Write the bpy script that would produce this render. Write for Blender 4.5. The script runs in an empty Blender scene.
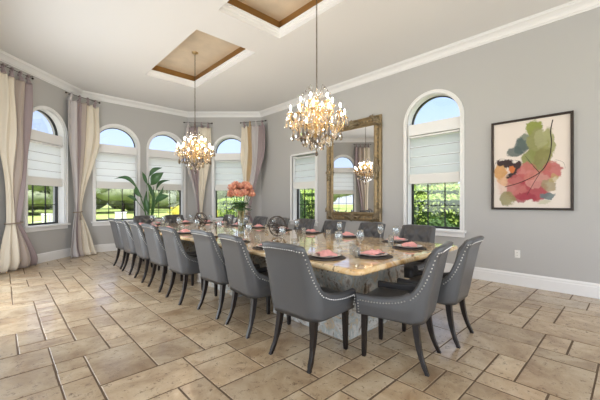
import bpy, bmesh, math, random
from mathutils import Vector, Matrix, noise
random.seed(7)
PI=math.pi
sc=bpy.context.scene
COL=sc.collection
sc.view_settings.view_transform='Standard'
try: sc.view_settings.look='None'
except Exception: pass
sc.view_settings.exposure=0.27
sc.view_settings.gamma=1.0
sc.view_settings.use_curve_mapping=False

# ---------------------------------------------------------------- materials
def lin(c):
    return tuple(((v/255)/12.92 if v/255<=.04045 else ((v/255+.055)/1.055)**2.4) for v in c)+(1,)
class NT:
    def __init__(s,name):
        s.m=bpy.data.materials.new(name); s.m.use_nodes=True
        s.t=s.m.node_tree; s.b=s.t.nodes['Principled BSDF']; s.out=s.t.nodes['Material Output']
    def n(s,ty,**k):
        o=s.t.nodes.new(ty)
        for a,v in k.items():
            if a in o.inputs: o.inputs[a].default_value=v
            else: setattr(o,a,v)
        return o
    def l(s,a,b): s.t.links.new(a,b)
    def mix(s,f,a,b,bt='MIX'):
        o=s.t.nodes.new('ShaderNodeMix'); o.data_type='RGBA'; o.blend_type=bt
        for i,v in ((0,f),(6,a),(7,b)):
            if hasattr(v,'is_linked') or hasattr(v,'links'): s.l(v,o.inputs[i])
            else: o.inputs[i].default_value=v
        return o.outputs[2]
def mat(name,col,rough=.5,metal=0,noise_amt=0,scale=8,bump=0,bscale=None,spec=None,coat=0,sheen=0,stretch=None):
    N=NT(name); c=lin(col)
    N.b.inputs['Base Color'].default_value=c
    N.b.inputs['Roughness'].default_value=rough
    N.b.inputs['Metallic'].default_value=metal
    if spec is not None: N.b.inputs['Specular IOR Level'].default_value=spec
    if coat: N.b.inputs['Coat Weight'].default_value=coat
    if sheen: N.b.inputs['Sheen Weight'].default_value=sheen
    if noise_amt or bump:
        tc=N.n('ShaderNodeTexCoord'); v=tc.outputs['Object']
        if stretch:
            mp=N.n('ShaderNodeMapping'); mp.inputs['Scale'].default_value=stretch; N.l(v,mp.inputs['Vector']); v=mp.outputs[0]
        nz=N.n('ShaderNodeTexNoise',Scale=scale,Detail=5.0); N.l(v,nz.inputs['Vector'])
        if noise_amt:
            d=tuple(x*(1-noise_amt) for x in c[:3])+(1,); e=tuple(min(1,x*(1+noise_amt)) for x in c[:3])+(1,)
            N.l(N.mix(nz.outputs['Fac'],d,e),N.b.inputs['Base Color'])
        if bump:
            nb=N.n('ShaderNodeTexNoise',Scale=bscale or scale,Detail=4.0); N.l(v,nb.inputs['Vector'])
            bp=N.n('ShaderNodeBump',Strength=bump,Distance=.01); N.l(nb.outputs['Fac'],bp.inputs['Height']); N.l(bp.outputs[0],N.b.inputs['Normal'])
    return N.m
def thin(name,col,gl=.25,alpha=.6,rough=.03,diff=None):
    """thin clear glass or crystal: part see-through, part mirror-like"""
    N=NT(name); N.t.nodes.remove(N.b)
    tr=N.n('ShaderNodeBsdfTransparent'); tr.inputs[0].default_value=lin(col)
    g=N.n('ShaderNodeBsdfGlossy',Roughness=rough); g.inputs[0].default_value=(1,1,1,1)
    fr=N.n('ShaderNodeLayerWeight',Blend=.35)
    mr=N.n('ShaderNodeMapRange'); mr.inputs['To Min'].default_value=gl*.3; mr.inputs['To Max'].default_value=min(1,gl*2.2)
    N.l(fr.outputs['Fresnel'],mr.inputs['Value'])
    mx=N.n('ShaderNodeMixShader'); N.l(mr.outputs[0],mx.inputs[0]); N.l(tr.outputs[0],mx.inputs[1]); N.l(g.outputs[0],mx.inputs[2])
    last=mx
    if diff:
        df=N.n('ShaderNodeBsdfDiffuse'); df.inputs[0].default_value=lin(diff[0])
        m2=N.n('ShaderNodeMixShader'); m2.inputs[0].default_value=diff[1]; N.l(mx.outputs[0],m2.inputs[1]); N.l(df.outputs[0],m2.inputs[2]); last=m2
    N.l(last.outputs[0],N.out.inputs['Surface'])
    return N.m
def emit(name,col,s):
    N=NT(name); N.b.inputs['Base Color'].default_value=lin(col); N.b.inputs['Emission Color'].default_value=lin(col); N.b.inputs['Emission Strength'].default_value=s
    return N.m
def granite(name,cols,rough,sc1,sc2):
    N=NT(name); tc=N.n('ShaderNodeTexCoord'); v=tc.outputs['Object']
    mp=N.n('ShaderNodeMapping'); mp.inputs['Rotation'].default_value=(.2,.1,.6); mp.inputs['Scale'].default_value=(1,1.0,1); N.l(v,mp.inputs['Vector'])
    n1=N.n('ShaderNodeTexNoise',Scale=sc1,Detail=8.0,Roughness=.62,Distortion=1.6); N.l(mp.outputs[0],n1.inputs['Vector'])
    cr=N.n('ShaderNodeValToRGB'); N.l(n1.outputs['Fac'],cr.inputs[0])
    el=cr.color_ramp.elements
    while len(el)>1: el.remove(el[-1])
    el[0].position=cols[0][0]; el[0].color=lin(cols[0][1])
    for p,c in cols[1:]:
        e=el.new(p); e.color=lin(c)
    n2=N.n('ShaderNodeTexNoise',Scale=sc2,Detail=6.0,Roughness=.7); N.l(v,n2.inputs['Vector'])
    r2=N.n('ShaderNodeMapRange'); r2.inputs['From Min'].default_value=.58; r2.inputs['From Max'].default_value=.66; N.l(n2.outputs['Fac'],r2.inputs['Value'])
    ml=N.n('ShaderNodeMath',operation='MULTIPLY'); ml.inputs[1].default_value=.75; N.l(r2.outputs[0],ml.inputs[0])
    c=N.mix(ml.outputs[0],cr.outputs[0],lin((96,72,54)))
    N.l(c,N.b.inputs['Base Color']); N.b.inputs['Roughness'].default_value=rough; N.b.inputs['Coat Weight'].default_value=.6; N.b.inputs['Coat Roughness'].default_value=.03
    return N.m

M={}
M['wall']=mat('greige_paint',(184,182,180),.75,bump=.03,bscale=300)
M['white']=mat('white_trim_paint',(236,235,234),.4)
M['ceil']=mat('ceiling_paint',(231,230,228),.8,bump=.05,bscale=150)
M['gold_ceiling']=mat('gold_glaze',(222,204,178),.4,.1,.3,2.2)
M['gold_cove']=mat('gold_cove_glaze',(150,112,62),.35,.5,.25,5)
M['black']=mat('black_window_frame',(22,22,24),.4)
M['dark_wood']=mat('espresso_wood',(24,17,15),.35,noise_amt=.3,scale=20,stretch=(1,1,.15))
M['leather']=mat('grey_leather',(84,85,87),.32,noise_amt=.06,scale=9,bump=.08,bscale=160)
M['leather_in']=mat('tufted_grey_leather',(74,72,72),.4,noise_amt=.06,scale=9,bump=.08,bscale=160)
M['nail']=mat('polished_nickel',(215,212,206),.3,1)
M['shade']=None
M['brass']=mat('antique_brass',(206,178,130),.28,.9,.2,30)
M['chain']=mat('bronze_chain',(110,95,75),.35,.9)
M['candle']=mat('ivory_candle_sleeve',(240,228,200),.5)
M['bulb']=emit('warm_bulb',(255,236,210),160)
M['crystal']=thin('clear_crystal',(250,244,232),.4,rough=.05,diff=((240,228,205),.10))
M['amber']=thin('amber_crystal',(250,230,196),.45,rough=.06,diff=((240,214,168),.22))
M['smoke']=thin('smoky_crystal',(165,150,135),.45,rough=.05,diff=((120,108,96),.3))
M['glass']=thin('clear_glass',(250,252,252),.12)
M['vase_glass']=thin('vase_glass',(232,240,238),.3)
M['drink_glass']=thin('drinking_glass',(244,247,248),.22,diff=((235,238,240),.05))
M['mirror']=mat('silvered_mirror',(240,240,240),.0,1)
M['gilt']=mat('antique_gilt',(150,130,98),.42,.55,.45,14,bump=.5,bscale=40)
M['gilt_dark']=mat('worn_gilt_bronze',(134,120,96),.42,.55,.5,22,bump=.5,bscale=60)
M['frame']=mat('dark_bronze_frame',(48,36,30),.4,.2)
M['charger']=mat('dark_woven_placemat',(74,66,62),.7,noise_amt=.3,scale=80,bump=.6,bscale=200)
M['plate']=mat('cream_plate',(226,214,206),.25)
M['napkin']=mat('pink_napkin_cloth',(236,170,168),.85,noise_amt=.15,scale=40)
M['iron']=mat('aged_iron',(66,56,48),.45,.2)
M['stem']=mat('green_stem',(70,110,50),.6,noise_amt=.2)
M['leaf']=mat('dark_green_leaf',(62,98,56),.4,noise_amt=.35,scale=6)
M['petal']=mat('peach_petal',(238,172,140),.7,noise_amt=.18,scale=20)
M['petal_d']=mat('dusty_pink_petal',(216,140,118),.7,noise_amt=.18,scale=20)
M['pot']=mat('stone_planter',(150,140,128),.7,noise_amt=.15)
M['soil']=mat('soil',(60,45,35),.95)
M['plastic']=mat('white_plastic',(235,233,228),.35)
M['slot']=mat('dark_slot',(40,40,40),.6)
M['cream_f']=mat('cream_silk',(224,214,197),.5,noise_amt=.06,scale=6,stretch=(1,1,.1),sheen=.3)
M['taupe_f']=mat('taupe_silk',(172,158,148),.5,noise_amt=.06,scale=6,stretch=(1,1,.1),sheen=.3)
M['mauve_f']=mat('mauve_grey_silk',(150,134,136),.45,noise_amt=.08,scale=6,stretch=(1,1,.1),sheen=.3)
M['silver_f']=mat('silver_grey_silk',(190,184,184),.42,noise_amt=.06,scale=6,stretch=(1,1,.1),sheen=.3)
M['tan_f']=mat('tan_gold_silk',(186,160,122),.5,noise_amt=.06,scale=6,stretch=(1,1,.1),sheen=.3)
M['rope']=mat('twisted_cord',(150,135,120),.6)
M['bronze']=mat('oil_rubbed_bronze',(60,50,44),.4,.7)
M['lawn']=mat('lawn_grass',(168,184,104),.95,noise_amt=.2,scale=.4)
M['terrace']=mat('pale_terrace_stone',(190,184,172),.8,noise_amt=.08,scale=3)
M['tree']=mat('tree_foliage',(122,132,96),.9,noise_amt=.45,scale=1.2)
M['tree2']=mat('dull_tree_foliage',(134,142,110),.9,noise_amt=.4,scale=1.2)
M['bark']=mat('bark',(84,72,58),.9,noise_amt=.3)
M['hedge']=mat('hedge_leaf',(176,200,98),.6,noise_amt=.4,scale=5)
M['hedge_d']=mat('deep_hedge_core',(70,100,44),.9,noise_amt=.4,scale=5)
M['shrub']=mat('shrub_leaf',(110,150,70),.6,noise_amt=.45,scale=6)
M['yellow_leaf']=mat('yellow_leaf',(196,180,60),.7,noise_amt=.3,scale=6)
M['outwall']=mat('stucco',(225,220,212),.9)
M['top']=granite('golden_granite',[(.28,(140,104,70)),(.38,(202,160,104)),(.47,(226,192,142)),(.55,(238,216,178)),(.63,(212,164,104)),(.74,(234,222,202))],.08,2.2,22)
M['base']=granite('blue_grey_granite',[(.30,(92,78,66)),(.40,(150,140,128)),(.48,(206,202,192)),(.55,(170,178,176)),(.63,(196,176,146)),(.74,(222,220,212))],.22,5,26)
# roman shade: white cloth that lets daylight glow through
N=NT('roman_shade_cloth'); N.t.nodes.remove(N.b)
d=N.n('ShaderNodeBsdfDiffuse'); d.inputs[0].default_value=lin((244,243,240)); t=N.n('ShaderNodeBsdfTranslucent'); t.inputs[0].default_value=lin((250,249,246))
m=N.n('ShaderNodeMixShader'); m.inputs[0].default_value=.68; N.l(d.outputs[0],m.inputs[1]); N.l(t.outputs[0],m.inputs[2]); N.l(m.outputs[0],N.out.inputs['Surface']); M['shade']=N.m
# travertine tile
N=NT('travertine_tile'); at=N.n('ShaderNodeAttribute',attribute_name='tint'); tc=N.n('ShaderNodeTexCoord'); v=tc.outputs['Object']
mp=N.n('ShaderNodeVectorMath',operation='ADD'); N.l(v,mp.inputs[0])
sc_=N.n('ShaderNodeVectorMath',operation='SCALE'); sc_.inputs['Scale'].default_value=9.0; N.l(at.outputs['Color'],sc_.inputs[0]); N.l(sc_.outputs[0],mp.inputs[1])
n1=N.n('ShaderNodeTexNoise',Scale=3.2,Detail=7.0,Roughness=.65,Distortion=.6); N.l(mp.outputs[0],n1.inputs['Vector'])
cr=N.n('ShaderNodeValToRGB'); N.l(n1.outputs['Fac'],cr.inputs[0]); el=cr.color_ramp.elements
el[0].position=.32; el[0].color=lin((160,132,102)); el[1].position=.66; el[1].color=lin((214,196,168)); e=el.new(.5); e.color=lin((194,171,140))
sep=N.n('ShaderNodeSeparateColor'); N.l(at.outputs['Color'],sep.inputs[0])
mr=N.n('ShaderNodeMapRange'); mr.inputs['To Min'].default_value=.80; mr.inputs['To Max'].default_value=1.06; N.l(sep.outputs[0],mr.inputs['Value'])
hs=N.n('ShaderNodeHueSaturation'); N.l(mr.outputs[0],hs.inputs['Value']); N.l(cr.outputs[0],hs.inputs['Color'])
n2=N.n('ShaderNodeTexNoise',Scale=21.0,Detail=9.0,Roughness=.8); N.l(mp.outputs[0],n2.inputs['Vector'])
r2=N.n('ShaderNodeMapRange'); r2.inputs['From Min'].default_value=.555; r2.inputs['From Max'].default_value=.61; N.l(n2.outputs['Fac'],r2.inputs['Value'])
m8=N.n('ShaderNodeMath',operation='MULTIPLY'); m8.inputs[1].default_value=.85; N.l(r2.outputs[0],m8.inputs[0])
N.l(N.mix(m8.outputs[0],hs.outputs[0],lin((112,86,62))),N.b.inputs['Base Color'])
mr3=N.n('ShaderNodeMapRange'); mr3.inputs['To Min'].default_value=.22; mr3.inputs['To Max'].default_value=.46; N.l(n1.outputs['Fac'],mr3.inputs['Value']); N.l(mr3.outputs[0],N.b.inputs['Roughness'])
bp=N.n('ShaderNodeBump',Strength=.25,Distance=.004); bp.invert=True; N.l(r2.outputs[0],bp.inputs['Height']); N.l(bp.outputs[0],N.b.inputs['Normal'])
N.b.inputs['Coat Weight'].default_value=.45; N.b.inputs['Coat Roughness'].default_value=.14
M['tile']=N.m
M['grout']=mat('brown_grout',(104,86,68),.9,noise_amt=.3,scale=30)

# ---------------------------------------------------------------- mesh helpers
def tag(o,label=None,cat=None,group=None,kind=None):
    if label: o['label']=label
    if cat: o['category']=cat
    if group: o['group']=group
    if kind: o['kind']=kind
    return o
def obj(name,bm,mats,parent=None,smooth=False,mtx=None):
    me=bpy.data.meshes.new(name)
    if smooth:
        for f in bm.faces: f.smooth=True
    bm.to_mesh(me); bm.free()
    for m in (mats if isinstance(mats,(list,tuple)) else [mats]): me.materials.append(m)
    o=bpy.data.objects.new(name,me); COL.objects.link(o)
    if parent: o.parent=parent
    if mtx: o.matrix_local=mtx
    return o
def empty(name,loc=(0,0,0),rz=0):
    o=bpy.data.objects.new(name,None); o.empty_display_size=.1; COL.objects.link(o)
    o.location=loc; o.rotation_euler=(0,0,rz); return o
def copy_tree(o,parent=None):
    c=o.copy(); COL.objects.link(c)
    if parent is not None: c.parent=parent
    for ch in list(o.children): copy_tree(ch,c)
    return c
def B(): return bmesh.new()
def box(bm,x0,x1,y0,y1,z0,z1,bev=0,mi=0,M4=None):
    vs=[bm.verts.new((x,y,z)) for x in (x0,x1) for y in (y0,y1) for z in (z0,z1)]
    F=[(0,1,3,2),(4,6,7,5),(0,4,5,1),(2,3,7,6),(0,2,6,4),(1,5,7,3)]
    fs=[bm.faces.new([vs[i] for i in f]) for f in F]
    for f in fs: f.material_index=mi
    if bev:
        es=list({e for f in fs for e in f.edges})
        r=bmesh.ops.bevel(bm,geom=es,offset=bev,segments=2,affect='EDGES',profile=.5)
        for f in r['faces']: f.material_index=mi
        vs=list({v for f in r['faces'] for v in f.verts}|{v for v in vs if v.is_valid})
    if M4: bmesh.ops.transform(bm,matrix=M4,verts=[v for v in vs if v.is_valid])
    return vs
def lathe(bm,prof,seg=16,c=(0,0,0),mi=0,smooth=True,caps=True):
    rings=[]
    for r,z in prof:
        rings.append([bm.verts.new((c[0]+r*math.cos(2*PI*k/seg),c[1]+r*math.sin(2*PI*k/seg),c[2]+z)) for k in range(seg)])
    for a,b in zip(rings,rings[1:]):
        for k in range(seg):
            f=bm.faces.new((a[k],a[(k+1)%seg],b[(k+1)%seg],b[k])); f.material_index=mi; f.smooth=smooth
    if caps:
        for r_,fl in ((rings[0],True),(rings[-1],False)):
            f=bm.faces.new(r_[::-1] if fl else r_); f.material_index=mi
    return rings
def tube(bm,pts,r,seg=8,mi=0,closed=False,cap=True):
    pts=[Vector(p) for p in pts]; n=len(pts); rings=[]
    rr=r if isinstance(r,(list,tuple)) else [r]*n
    up=None
    for i,p in enumerate(pts):
        if closed: t=(pts[(i+1)%n]-pts[i-1])
        else: t=pts[min(i+1,n-1)]-pts[max(i-1,0)]
        if t.length<1e-9: t=Vector((0,0,1))
        t.normalize()
        if up is None:
            up=Vector((0,0,1)) if abs(t.z)<.9 else Vector((1,0,0))
        a=t.cross(up)
        if a.length<1e-6: a=t.cross(Vector((0,1,.1)))
        a.normalize(); b=a.cross(t).normalized(); up=b
        rings.append([bm.verts.new(p+(a*math.cos(2*PI*k/seg)+b*math.sin(2*PI*k/seg))*rr[i]) for k in range(seg)])
    prs=list(zip(rings,rings[1:]))
    if closed: prs.append((rings[-1],rings[0]))
    for A,C in prs:
        for k in range(seg):
            f=bm.faces.new((A[k],A[(k+1)%seg],C[(k+1)%seg],C[k])); f.smooth=True; f.material_index=mi
    if cap and not closed:
        bm.faces.new(rings[0][::-1]).material_index=mi; bm.faces.new(rings[-1]).material_index=mi
def ball(bm,c,r,sx=1,sy=1,sz=1,sub=1,mi=0,rot=None):
    m=Matrix.Translation(c)@(rot.to_4x4() if rot else Matrix())@Matrix.Diagonal((sx,sy,sz,1))
    q=bmesh.ops.create_icosphere(bm,subdivisions=sub,radius=r,matrix=m)
    for v in q['verts']:
        for f in v.link_faces: f.smooth=True; f.material_index=mi
    return q['verts']
def grid(bm,fn,nu,nv,mi=0,smooth=True,wrap=False):
    V=[[bm.verts.new(fn(i/nu,j/nv)) for j in range(nv+1)] for i in range(nu+1)]
    for i in range(nu):
        for j in range(nv):
            f=bm.faces.new((V[i][j],V[i+1][j],V[i+1][j+1],V[i][j+1])); f.smooth=smooth; f.material_index=mi
    return V
def catmull(P,n=8):
    P=[Vector(p) for p in P]; out=[]
    for i in range(len(P)-1):
        p0=P[max(i-1,0)];p1=P[i];p2=P[i+1];p3=P[min(i+2,len(P)-1)]
        for k in range(n):
            t=k/n; out.append(.5*((2*p1)+(-p0+p2)*t+(2*p0-5*p1+4*p2-p3)*t*t+(-p0+3*p1-3*p2+p3)*t**3))
    out.append(P[-1]); return out
def sstep(a,b,x):
    t=max(0,min(1,(x-a)/(b-a))); return t*t*(3-2*t)

# ---------------------------------------------------------------- room dims
H=4.07
CL=[(-.28,3.2),(-.28,7.84),(1.41,9.53),(4.20,9.53),(5.85,7.95),(5.85,-4.5),(-4.2,-4.5),(-4.2,3.2)]  # room outline, inside faces
WT=.28
def frame(p0,p1):
    """local frame of a wall seen from inside; p0 left end, p1 right end: x right, y outward, z up"""
    a=math.atan2(p1[1]-p0[1],p1[0]-p0[0]); L=math.hypot(p1[0]-p0[0],p1[1]-p0[1]); return a,L
def wall(name,p0,p1,ops,ext0=0,ext1=0,h=H+.3):
    """ops: (centre, half width, z0, spring z or top z, arch)"""
    a,L=frame(p0,p1); bm=B()
    ops=sorted(ops); cols=[-ext0]; info={}
    xs=[(-ext0,None)]; 
    segs=[] # (xa,xb,[(z0,z1)...]) 
    cur=-ext0
    def arc(o,x):
        c,w,z0,zs,ar=o
        return zs+math.sqrt(max(0,w*w-(x-c)**2)) if ar else zs
    def quad(pts,rev=False):
        vs=[bm.verts.new(p) for p in pts]
        bm.faces.new(vs[::-1] if rev else vs)
    def slab(xa,za0,za1,xb,zb0,zb1):
        quad([(xa,0,za0),(xb,0,zb0),(xb,0,zb1),(xa,0,za1)])
        quad([(xa,WT,za0),(xb,WT,zb0),(xb,WT,zb1),(xa,WT,za1)],True)
    for o in ops:
        c,w,z0,zs,ar=o
        slab(cur,-.02,h,c-w,-.02,h)
        n=24 if ar else 1
        X=[c-w*math.cos(PI*k/n) for k in range(n+1)] if ar else [c-w,c+w]
        for xa,xb in zip(X,X[1:]):
            if z0>0: slab(xa,-.02,z0,xb,-.02,z0)
            slab(xa,arc(o,xa),h,xb,arc(o,xb),h)
            quad([(xa,0,arc(o,xa)),(xb,0,arc(o,xb)),(xb,WT,arc(o,xb)),(xa,WT,arc(o,xa))])
        if z0>0: quad([(c-w,0,z0),(c-w,WT,z0),(c+w,WT,z0),(c+w,0,z0)])
        quad([(c-w,0,max(z0,-.02)),(c-w,0,zs),(c-w,WT,zs),(c-w,WT,max(z0,-.02))])
        quad([(c+w,0,max(z0,-.02)),(c+w,WT,max(z0,-.02)),(c+w,WT,zs),(c+w,0,zs)])
        cur=c+w
    slab(cur,-.02,h,L+ext1,-.02,h)
    for x in (-ext0,L+ext1): quad([(x,0,-.02),(x,WT,-.02),(x,WT,h),(x,0,h)])
    quad([(-ext0,0,h),(L+ext1,0,h),(L+ext1,WT,h),(-ext0,WT,h)])
    bmesh.ops.remove_doubles(bm,verts=bm.verts,dist=1e-5)
    o=obj(name,bm,[M['wall']]); o.location=(p0[0],p0[1],0); o.rotation_euler=(0,0,a); tag(o,kind='structure'); return o,a

# openings on each wall : local x measured from p0
ZS=2.82; R=.50; Z0=.80
def loc_on(p0,p1,t): a,L=frame(p0,p1); return t
DL=math.hypot(1.69,1.69); DR=math.hypot(1.65,1.58)
cornA,cornB,cornC,cornD=(-.28,7.84),(1.41,9.53),(4.20,9.53),(5.85,7.95)
W_left=(cornA,cornB); W_back=(cornB,cornC); W_right_bay=(cornC,cornD); W_right=(cornD,(5.85,-4.5)); 
wl,aL=wall('wall_left_bay',*W_left,[(DL-.98,R,Z0,ZS,True)])
wb,aB=wall('wall_back',*W_back,[(2.25-1.41,R,Z0,ZS,True),(3.55-1.41,R,Z0,ZS,True)])
wr,aRB=wall('wall_right_bay',*W_right_bay,[(DR-.97,R,Z0,ZS,True)])
wR,aR=wall('wall_right',*W_right,[(7.95-2.60,R,Z0,ZS,True),(7.95-6.06,.44,Z0,2.56,False)],ext1=.3)
wall('wall_left',(-.28,3.2),(-.28,7.84),[(2.35,1.6,.05,2.95,False)],ext0=-WT)  # unseen opening added here to brighten the bay
wall('wall_left_return',(-4.2,3.2),(-.28,3.2),[])
wall('wall_left_lounge',(-4.2,-4.5),(-4.2,3.2),[(3.9,2.9,.05,2.95,False)],ext0=.3,ext1=.3)  # this opening and the front wall's are added to admit light
wall('wall_front',(5.85,-4.5),(-4.2,-4.5),[(5.0,3.9,.05,2.95,False)])

# ---------------------------------------------------------------- windows
def ring_arch(bm,w_in,w_out,y0,y1,z0,zs,arch,seg=28):
    """inverted-U band following jambs and arch, from z0 up"""
    def path(w):
        if arch: return [(-w,z0)]+[(-w*math.cos(PI*k/seg),zs+w*math.sin(PI*k/seg)) for k in range(seg+1)]+[(w,z0)]
        dz=w-w_in
        return [(-w,z0),(-w,zs+dz),(w,zs+dz),(w,z0)]
    A=path(w_in);C=path(w_out)
    va=[[bm.verts.new((x,y,z)) for x,z in P] for P,y in ((A,y0),(C,y0),(C,y1),(A,y1))]
    n=len(A)
    for j in range(4):
        P=va[j];Q=va[(j+1)%4]
        for k in range(n-1): bm.faces.new((P[k],P[k+1],Q[k+1],Q[k]))
    bm.faces.new([va[j][0] for j in range(4)]); bm.faces.new([va[j][-1] for j in range(3,-1,-1)])
def window(n,p0,a,c,arch=True,w=R,zs=ZS):
    root=empty('window_%d'%n); tag(root,kind='structure')
    root.location=(p0[0]+math.cos(a)*c,p0[1]+math.sin(a)*c,0); root.rotation_euler=(0,0,a)
    bm=B(); ring_arch(bm,w,w+.047,-.022,0.0,Z0,zs,arch); ring_arch(bm,w+.045,w+.065,-.035,0.0,Z0,zs,arch); ring_arch(bm,w,w+.018,-.03,0,Z0,zs,arch)
    obj('casing',bm,M['white'],root)
    bm=B(); box(bm,-w-.10,w+.10,-.075,.0,Z0-.04,Z0,.008); box(bm,-w+.001,w-.001,0,.12,Z0-.03,Z0+.002)
    box(bm,-w-.07,w+.07,-.028,0,Z0-.12,Z0-.04,.006); obj('window_sill',bm,M['white'],root)
    ztr=2.60
    bm=B() # white jamb liner
    ring_arch(bm,w-.012,w-.0005,.0,.15,Z0+.003,zs if arch else zs-.0005,arch); obj('jamb',bm,M['white'],root)
    iw=w-.013
    if arch:
        bm=B(); box(bm,-iw,iw,.03,.18,ztr,ZS+.0,.004); box(bm,-iw,iw,.015,.04,ztr-.0,ztr+.03,.004); obj('transom_bar',bm,M['white'],root)
    top=ztr if arch else zs-.025
    bm=B(); f=.028; y0,y1=.15,.20
    for x0,x1,zz0,zz1 in ((-iw,-iw+f,Z0+.004,top),(iw-f,iw,Z0+.004,top),(-iw+f,iw-f,Z0+.004,Z0+.04),(-iw+f,iw-f,top-f,top)): box(bm,x0,x1,y0,y1,zz0,zz1)
    if arch: ring_arch(bm,iw-.016,iw,y0,y1,ZS+.001,ZS,True)
    fr=obj('window_frame',bm,M['black'],root)
    bm=B()
    for x in (-iw/3,iw/3): box(bm,x-.008,x+.008,.165,.185,Z0+.04,top-f)
    for z in (1.24,1.68): box(bm,-iw+f,iw-f,.166,.184,z-.007,z+.007)
    obj('muntin',bm,M['black'],root)
    bm=B(); vs=[bm.verts.new(p) for p in ((-iw+.02,.175,Z0+.03),(iw-.02,.175,Z0+.03),(iw-.02,.175,top-.02),(-iw+.02,.175,top-.02))]; bm.faces.new(vs)
    if arch:
        vs=[bm.verts.new((-(iw-.02)*math.cos(PI*k/24),.175,ZS+.001+(iw-.02)*math.sin(PI*k/24))) for k in range(25)]; bm.faces.new(vs)
    obj('glass_pane',bm,M['glass'],root)
    return root
WIN=[(1,W_left[0],aL,DL-.98,True,R,ZS,'the arched bay window beside the leftmost curtain'),
     (2,W_back[0],aB,2.25-1.41,True,R,ZS,'the left of the two arched windows on the back wall'),
     (3,W_back[0],aB,3.55-1.41,True,R,ZS,'the right of the two arched windows on the back wall'),
     (4,W_right_bay[0],aRB,DR-.97,True,R,ZS,'the arched window behind the peach flowers'),
     (5,W_right[0],aR,7.95-6.06,False,.44,2.56,'the square-topped window left of the gilt mirror'),
     (6,W_right[0],aR,7.95-2.60,True,R,ZS,'the arched window between mirror and painting')]
for n,p0,a,c,arch,w,zs,desc in WIN:
    window(n,p0,a,c,arch,w,zs)
    r=empty('roman_shade',(p0[0]+math.cos(a)*c,p0[1]+math.sin(a)*c,0),a)
    tag(r,'white roman shade in '+desc,'shade','white roman shades on the windows')
    iw=w-.03; ztop=2.585 if arch else 2.52; zb=1.80
    # panels with soft folds
    nf=4; 
    def fn(u,v,iw=iw,ztop=ztop,zb=zb,nf=nf):
        z=ztop-.03-(ztop-.03-zb)*v; ph=(v*nf)%1.0
        y=.085-.022*(ph**2) if v<.999 else .063
        return (-iw+2*iw*u,y,z)
    bm=B(); grid(bm,fn,8,40,smooth=False); o=obj('shade_cloth',bm,M['shade'],r)
    bm=B(); box(bm,-iw,iw,.02,.10,ztop-.03,ztop,.004); obj('headrail',bm,M['white'],r)
    bm=B()
    for k in range(4): 
        z1=1.83-.02*k; box(bm,-iw-.004,iw+.004,.026+.014*k,.04+.014*k,1.655+.012*k,z1+.01,.005)
    obj('folded_hem',bm,mat('shade_hem_cloth',(232,230,226),.9) if 'hem' not in M else M['hem'],r)
    bm=B(); 
    for k in range(1,nf):
        z=ztop-.03-(ztop-.03-zb)*k/nf; box(bm,-iw,iw,.060,.066,z-.004,z+.004)
    obj('fold_rib',bm,M['taupe_f'],r)
# big invented openings out of view, added to let light in: framed sliding doors
def added_slider(n,p0,p1,c,hw,np):
    a,L=frame(p0,p1); r=empty('door_%d'%n,(p0[0]+math.cos(a)*c,p0[1]+math.sin(a)*c,0),a); tag(r,kind='structure')
    bm=B(); box(bm,-hw+.002,hw-.002,.08,.16,.052,.11); box(bm,-hw+.002,hw-.002,.08,.16,2.88,2.948)
    for k in range(np+1):
        x=-hw+.03+(2*hw-.06)*k/np; box(bm,x-.028,x+.028,.085,.155,.11,2.88)
    obj('door_frame',bm,M['black'],r)
    bm=B(); bm.faces.new([bm.verts.new(p) for p in ((-hw+.03,.12,.1),(hw-.03,.12,.1),(hw-.03,.12,2.89),(-hw+.03,.12,2.89))]); obj('glass_pane',bm,M['glass'],r)
added_slider(1,(-4.2,-4.5),(-4.2,3.2),3.9,2.9,4); added_slider(3,(-.28,3.2),(-.28,7.84),2.35,1.6,2); added_slider(2,(5.85,-4.5),(-4.2,-4.5),5.0,3.9,5)

# ---------------------------------------------------------------- ceiling with coffers
COF=[(2.27,3.42,4.83,7.33,'b'),(2.27,3.42,1.62,4.13,'a')]
xs=sorted({-4.6,6.3,2.27,3.42}); ys=sorted({-4.9,9.9,4.83,7.33,1.62,4.13})
bm=B()
def inhole(x,y): return any(c[0]<x<c[1] and c[2]<y<c[3] for c in COF)
for xa,xb in zip(xs,xs[1:]):
    for ya,yb in zip(ys,ys[1:]):
        if not inhole((xa+xb)/2,(ya+yb)/2): bm.faces.new([bm.verts.new(p) for p in ((xa,ya,H),(xa,yb,H),(xb,yb,H),(xb,ya,H))])
bmesh.ops.remove_doubles(bm,verts=bm.verts,dist=1e-5)
def rectring(bm,c,prof,mi=0):
    """prof: (inset,z,mi)"""
    R_=[]
    for ins,z in prof:
        x0,x1,y0,y1=c[0]+ins,c[1]-ins,c[2]+ins,c[3]-ins
        R_.append([bm.verts.new(p) for p in ((x0,y0,z),(x1,y0,z),(x1,y1,z),(x0,y1,z))])
    for A,C in zip(R_,R_[1:]):
        for k in range(4): bm.faces.new((A[k],C[k],C[(k+1)%4],A[(k+1)%4])).material_index=mi
    return R_[-1]
o=obj('ceiling',bm,[M['ceil'],M['white']]); tag(o,kind='structure')
bm=B(); box(bm,-4.6,6.3,-4.9,9.9,H+.36,H+.46); o=obj('roof',bm,M['outwall']); tag(o,kind='structure')
k=1
for c in COF:
    bm=B(); rectring(bm,c,[(0,H+.0),(0,H+.06),(.012,H+.06),(.016,H+.08),(.034,H+.095),(.04,H+.12),(.055,H+.12),(.055,H+.135)],0)
    o=obj('trim_%d'%k,bm,M['white']); tag(o,kind='structure'); k+=1
    bm=B(); t=rectring(bm,c,[(.055,H+.135),(.02,H+.135),(.02,H+.27)],0); bm.faces.new(t[::-1]).material_index=1
    o=obj('ceiling_tray',bm,[M['gold_cove'],M['gold_ceiling']]); tag(o,kind='structure')

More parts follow.
